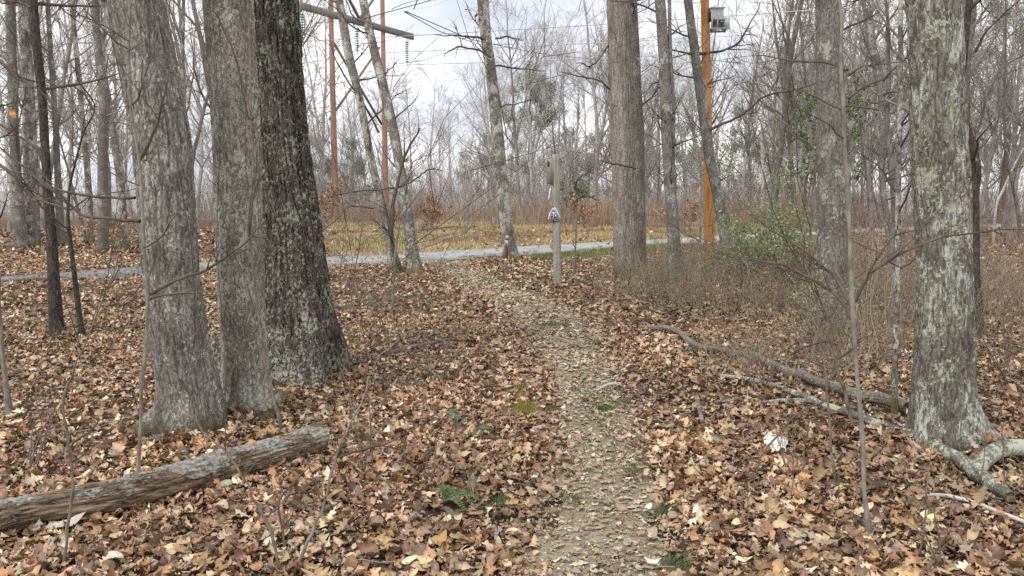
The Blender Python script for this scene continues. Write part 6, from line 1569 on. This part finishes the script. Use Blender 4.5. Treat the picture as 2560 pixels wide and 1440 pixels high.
def put(o, px, y, sc=1.0, rz=0.0):
    x = (px - 1280) / F * (y * math.cos(PITCH) + 0.19); o.location = (x, y, float(terrain(x, y))); o.scale = (sc,) * 3; o.rotation_euler = (0, 0, rz); return o
PT = "tall pine with open green crown above the scrub, right of the leaning pale tree"
put(pine_proto(501, 10.2, 0.17, PT, "", crown0=0.55, wid=0.26, n=6500, cols=[(0.19, 0.25, 0.12), (0.25, 0.30, 0.16), (0.14, 0.19, 0.09), (0.31, 0.34, 0.21)]), 1322, 62); D.objects[[o.name for o in D.objects if o.get("label") == PT][0]].pop("group", None)
lowp = pine_proto(502, 5.4, 0.11, "", "small pines in the far scrub", crown0=0.2, wid=0.36, n=4200, cols=[(0.30, 0.325, 0.255), (0.36, 0.38, 0.31), (0.25, 0.27, 0.215), (0.41, 0.42, 0.36)])
LP = "small rounded grey-green pine among the far scrub at the back of the clearing"
lowp["label"] = LP; put(lowp, 1225, 64)
for (px, y, s, rz) in ((1160, 70, 0.8, 1), (1290, 70, 0.95, 2), (1420, 68, 1.1, 3), (1490, 66, 1.0, 4), (1600, 64, 1.0, 5), (880, 62, 0.9, 1.5), (795, 60, 0.9, 2.5), (1010, 75, 0.8, 0.4), (1700, 66, 1.15, 1.7), (1850, 62, 1.3, 2.2), (1920, 60, 1.1, 0.9)):
    copy_tree(lowp, put(lowp.copy(), px, y).location, rz, s, LP, "small pines in the far scrub")
tp = pine_proto(503, 13, 0.2, "tall grey-green pine deep in the wood at the upper right margin", "", crown0=0.4, wid=0.22, n=5000); tp.pop("group", None); put(tp, 2500, 44)
tp = pine_proto(504, 10, 0.15, "grey-green pine behind the stout pale trunk's left side", "", crown0=0.35, wid=0.22, n=4200); tp.pop("group", None); put(tp, 2170, 52)
# pale bare snags
def snag(label, pts, Y, w=None):
    P, R = px_path(pts, Y); b = P[0].copy(); b[2] = min(b[2], float(terrain(b[0], b[1])))
    P = np.vstack([[P[0][0], P[0][1], b[2] - 0.1], P]); R = np.concatenate([[R[0]], R]); PR = catmull(np.hstack([P, R[:, None]]), 30)
    mb = MB(); mb.tubes(PR[:, :3] - b, PR[:, 3], 8); root = thing("dead_snag", label, "dead tree", b); mb.build("trunk", M["pale_bark"], root)
snag("pale barkless snag leaning in the scrub left of the leaning pale tree", [(1196, 512, 6), (1184, 470, 6), (1172, 430, 5), (1160, 380, 4)], 52)
snag("pale whitish dead trunk left of the young holly", [(1907, 470, 9), (1906, 400, 9), (1905, 330, 8), (1908, 260, 6)], 45)
snag("pale leaning snag right of the stout pale trunk", [(2490, 520, 6), (2510, 470, 6), (2532, 420, 5), (2560, 370, 3)], 24)

# ------------------------------------------------------------------ sky, sun, camera
W = D.worlds.new("World"); SC.world = W; W.use_nodes = True
nt = W.node_tree; nt.nodes.clear(); n = NT(nt)
out = nt.nodes.new("ShaderNodeOutputWorld"); bg = nt.nodes.new("ShaderNodeBackground"); nt.links.new(bg.outputs[0], out.inputs[0])
SUN_EL, SUN_AZ = math.radians(52), math.radians(-140)
sky = nt.nodes.new("ShaderNodeTexSky"); sky.sky_type = "NISHITA"; sky.sun_disc = False; sky.sun_elevation = SUN_EL; sky.sun_rotation = SUN_AZ
co = n.coord("Generated")
cl = n.noise(n.map(co, (1, 1, 2.6), loc=(0.3, 0.1, 0.15)), 2.6, 6, 0.55)
cloud = n.ramp(cl, [(0.36, (5.3, 5.65, 6.5, 1)), (0.47, (7.1, 7.3, 7.8, 1)), (0.56, (10.6, 10.6, 10.7, 1))])
mixc = n.mix(0.94, sky.outputs[0], cloud)
nt.links.new(mixc, bg.inputs[0]); bg.inputs[1].default_value = 0.15
sun = D.lights.new("sun", "SUN"); sun.energy = 2.3; sun.angle = math.radians(14); sun.color = (1.0, 0.96, 0.90)
so = D.objects.new("sun", sun); COL.objects.link(so)
from mathutils import Vector
sd = Vector((math.cos(SUN_EL) * math.sin(SUN_AZ), math.cos(SUN_EL) * math.cos(SUN_AZ), math.sin(SUN_EL)))
so.rotation_euler = sd.to_track_quat("Z", "Y").to_euler(); so.location = (0, 0, 30)
cam = D.cameras.new("camera"); co_ = D.objects.new("camera", cam); COL.objects.link(co_)
cam.sensor_width = 36.0; cam.lens = 36.0 * F / 2560; cam.clip_start = 0.05; cam.clip_end = 3000
co_.location = tuple(CAM); co_.rotation_euler = (PI / 2 - PITCH, 0, 0)
SC.camera = co_
SC.view_settings.view_transform = "Standard"; SC.view_settings.look = "None"; SC.view_settings.exposure = 0; SC.view_settings.gamma = 1
SC.render.engine = "CYCLES"
SC.cycles.use_denoising = False
SC.cycles.max_bounces = 4; SC.cycles.diffuse_bounces = 2; SC.cycles.glossy_bounces = 1; SC.cycles.transmission_bounces = 2
SC.render.filter_size = 1.5
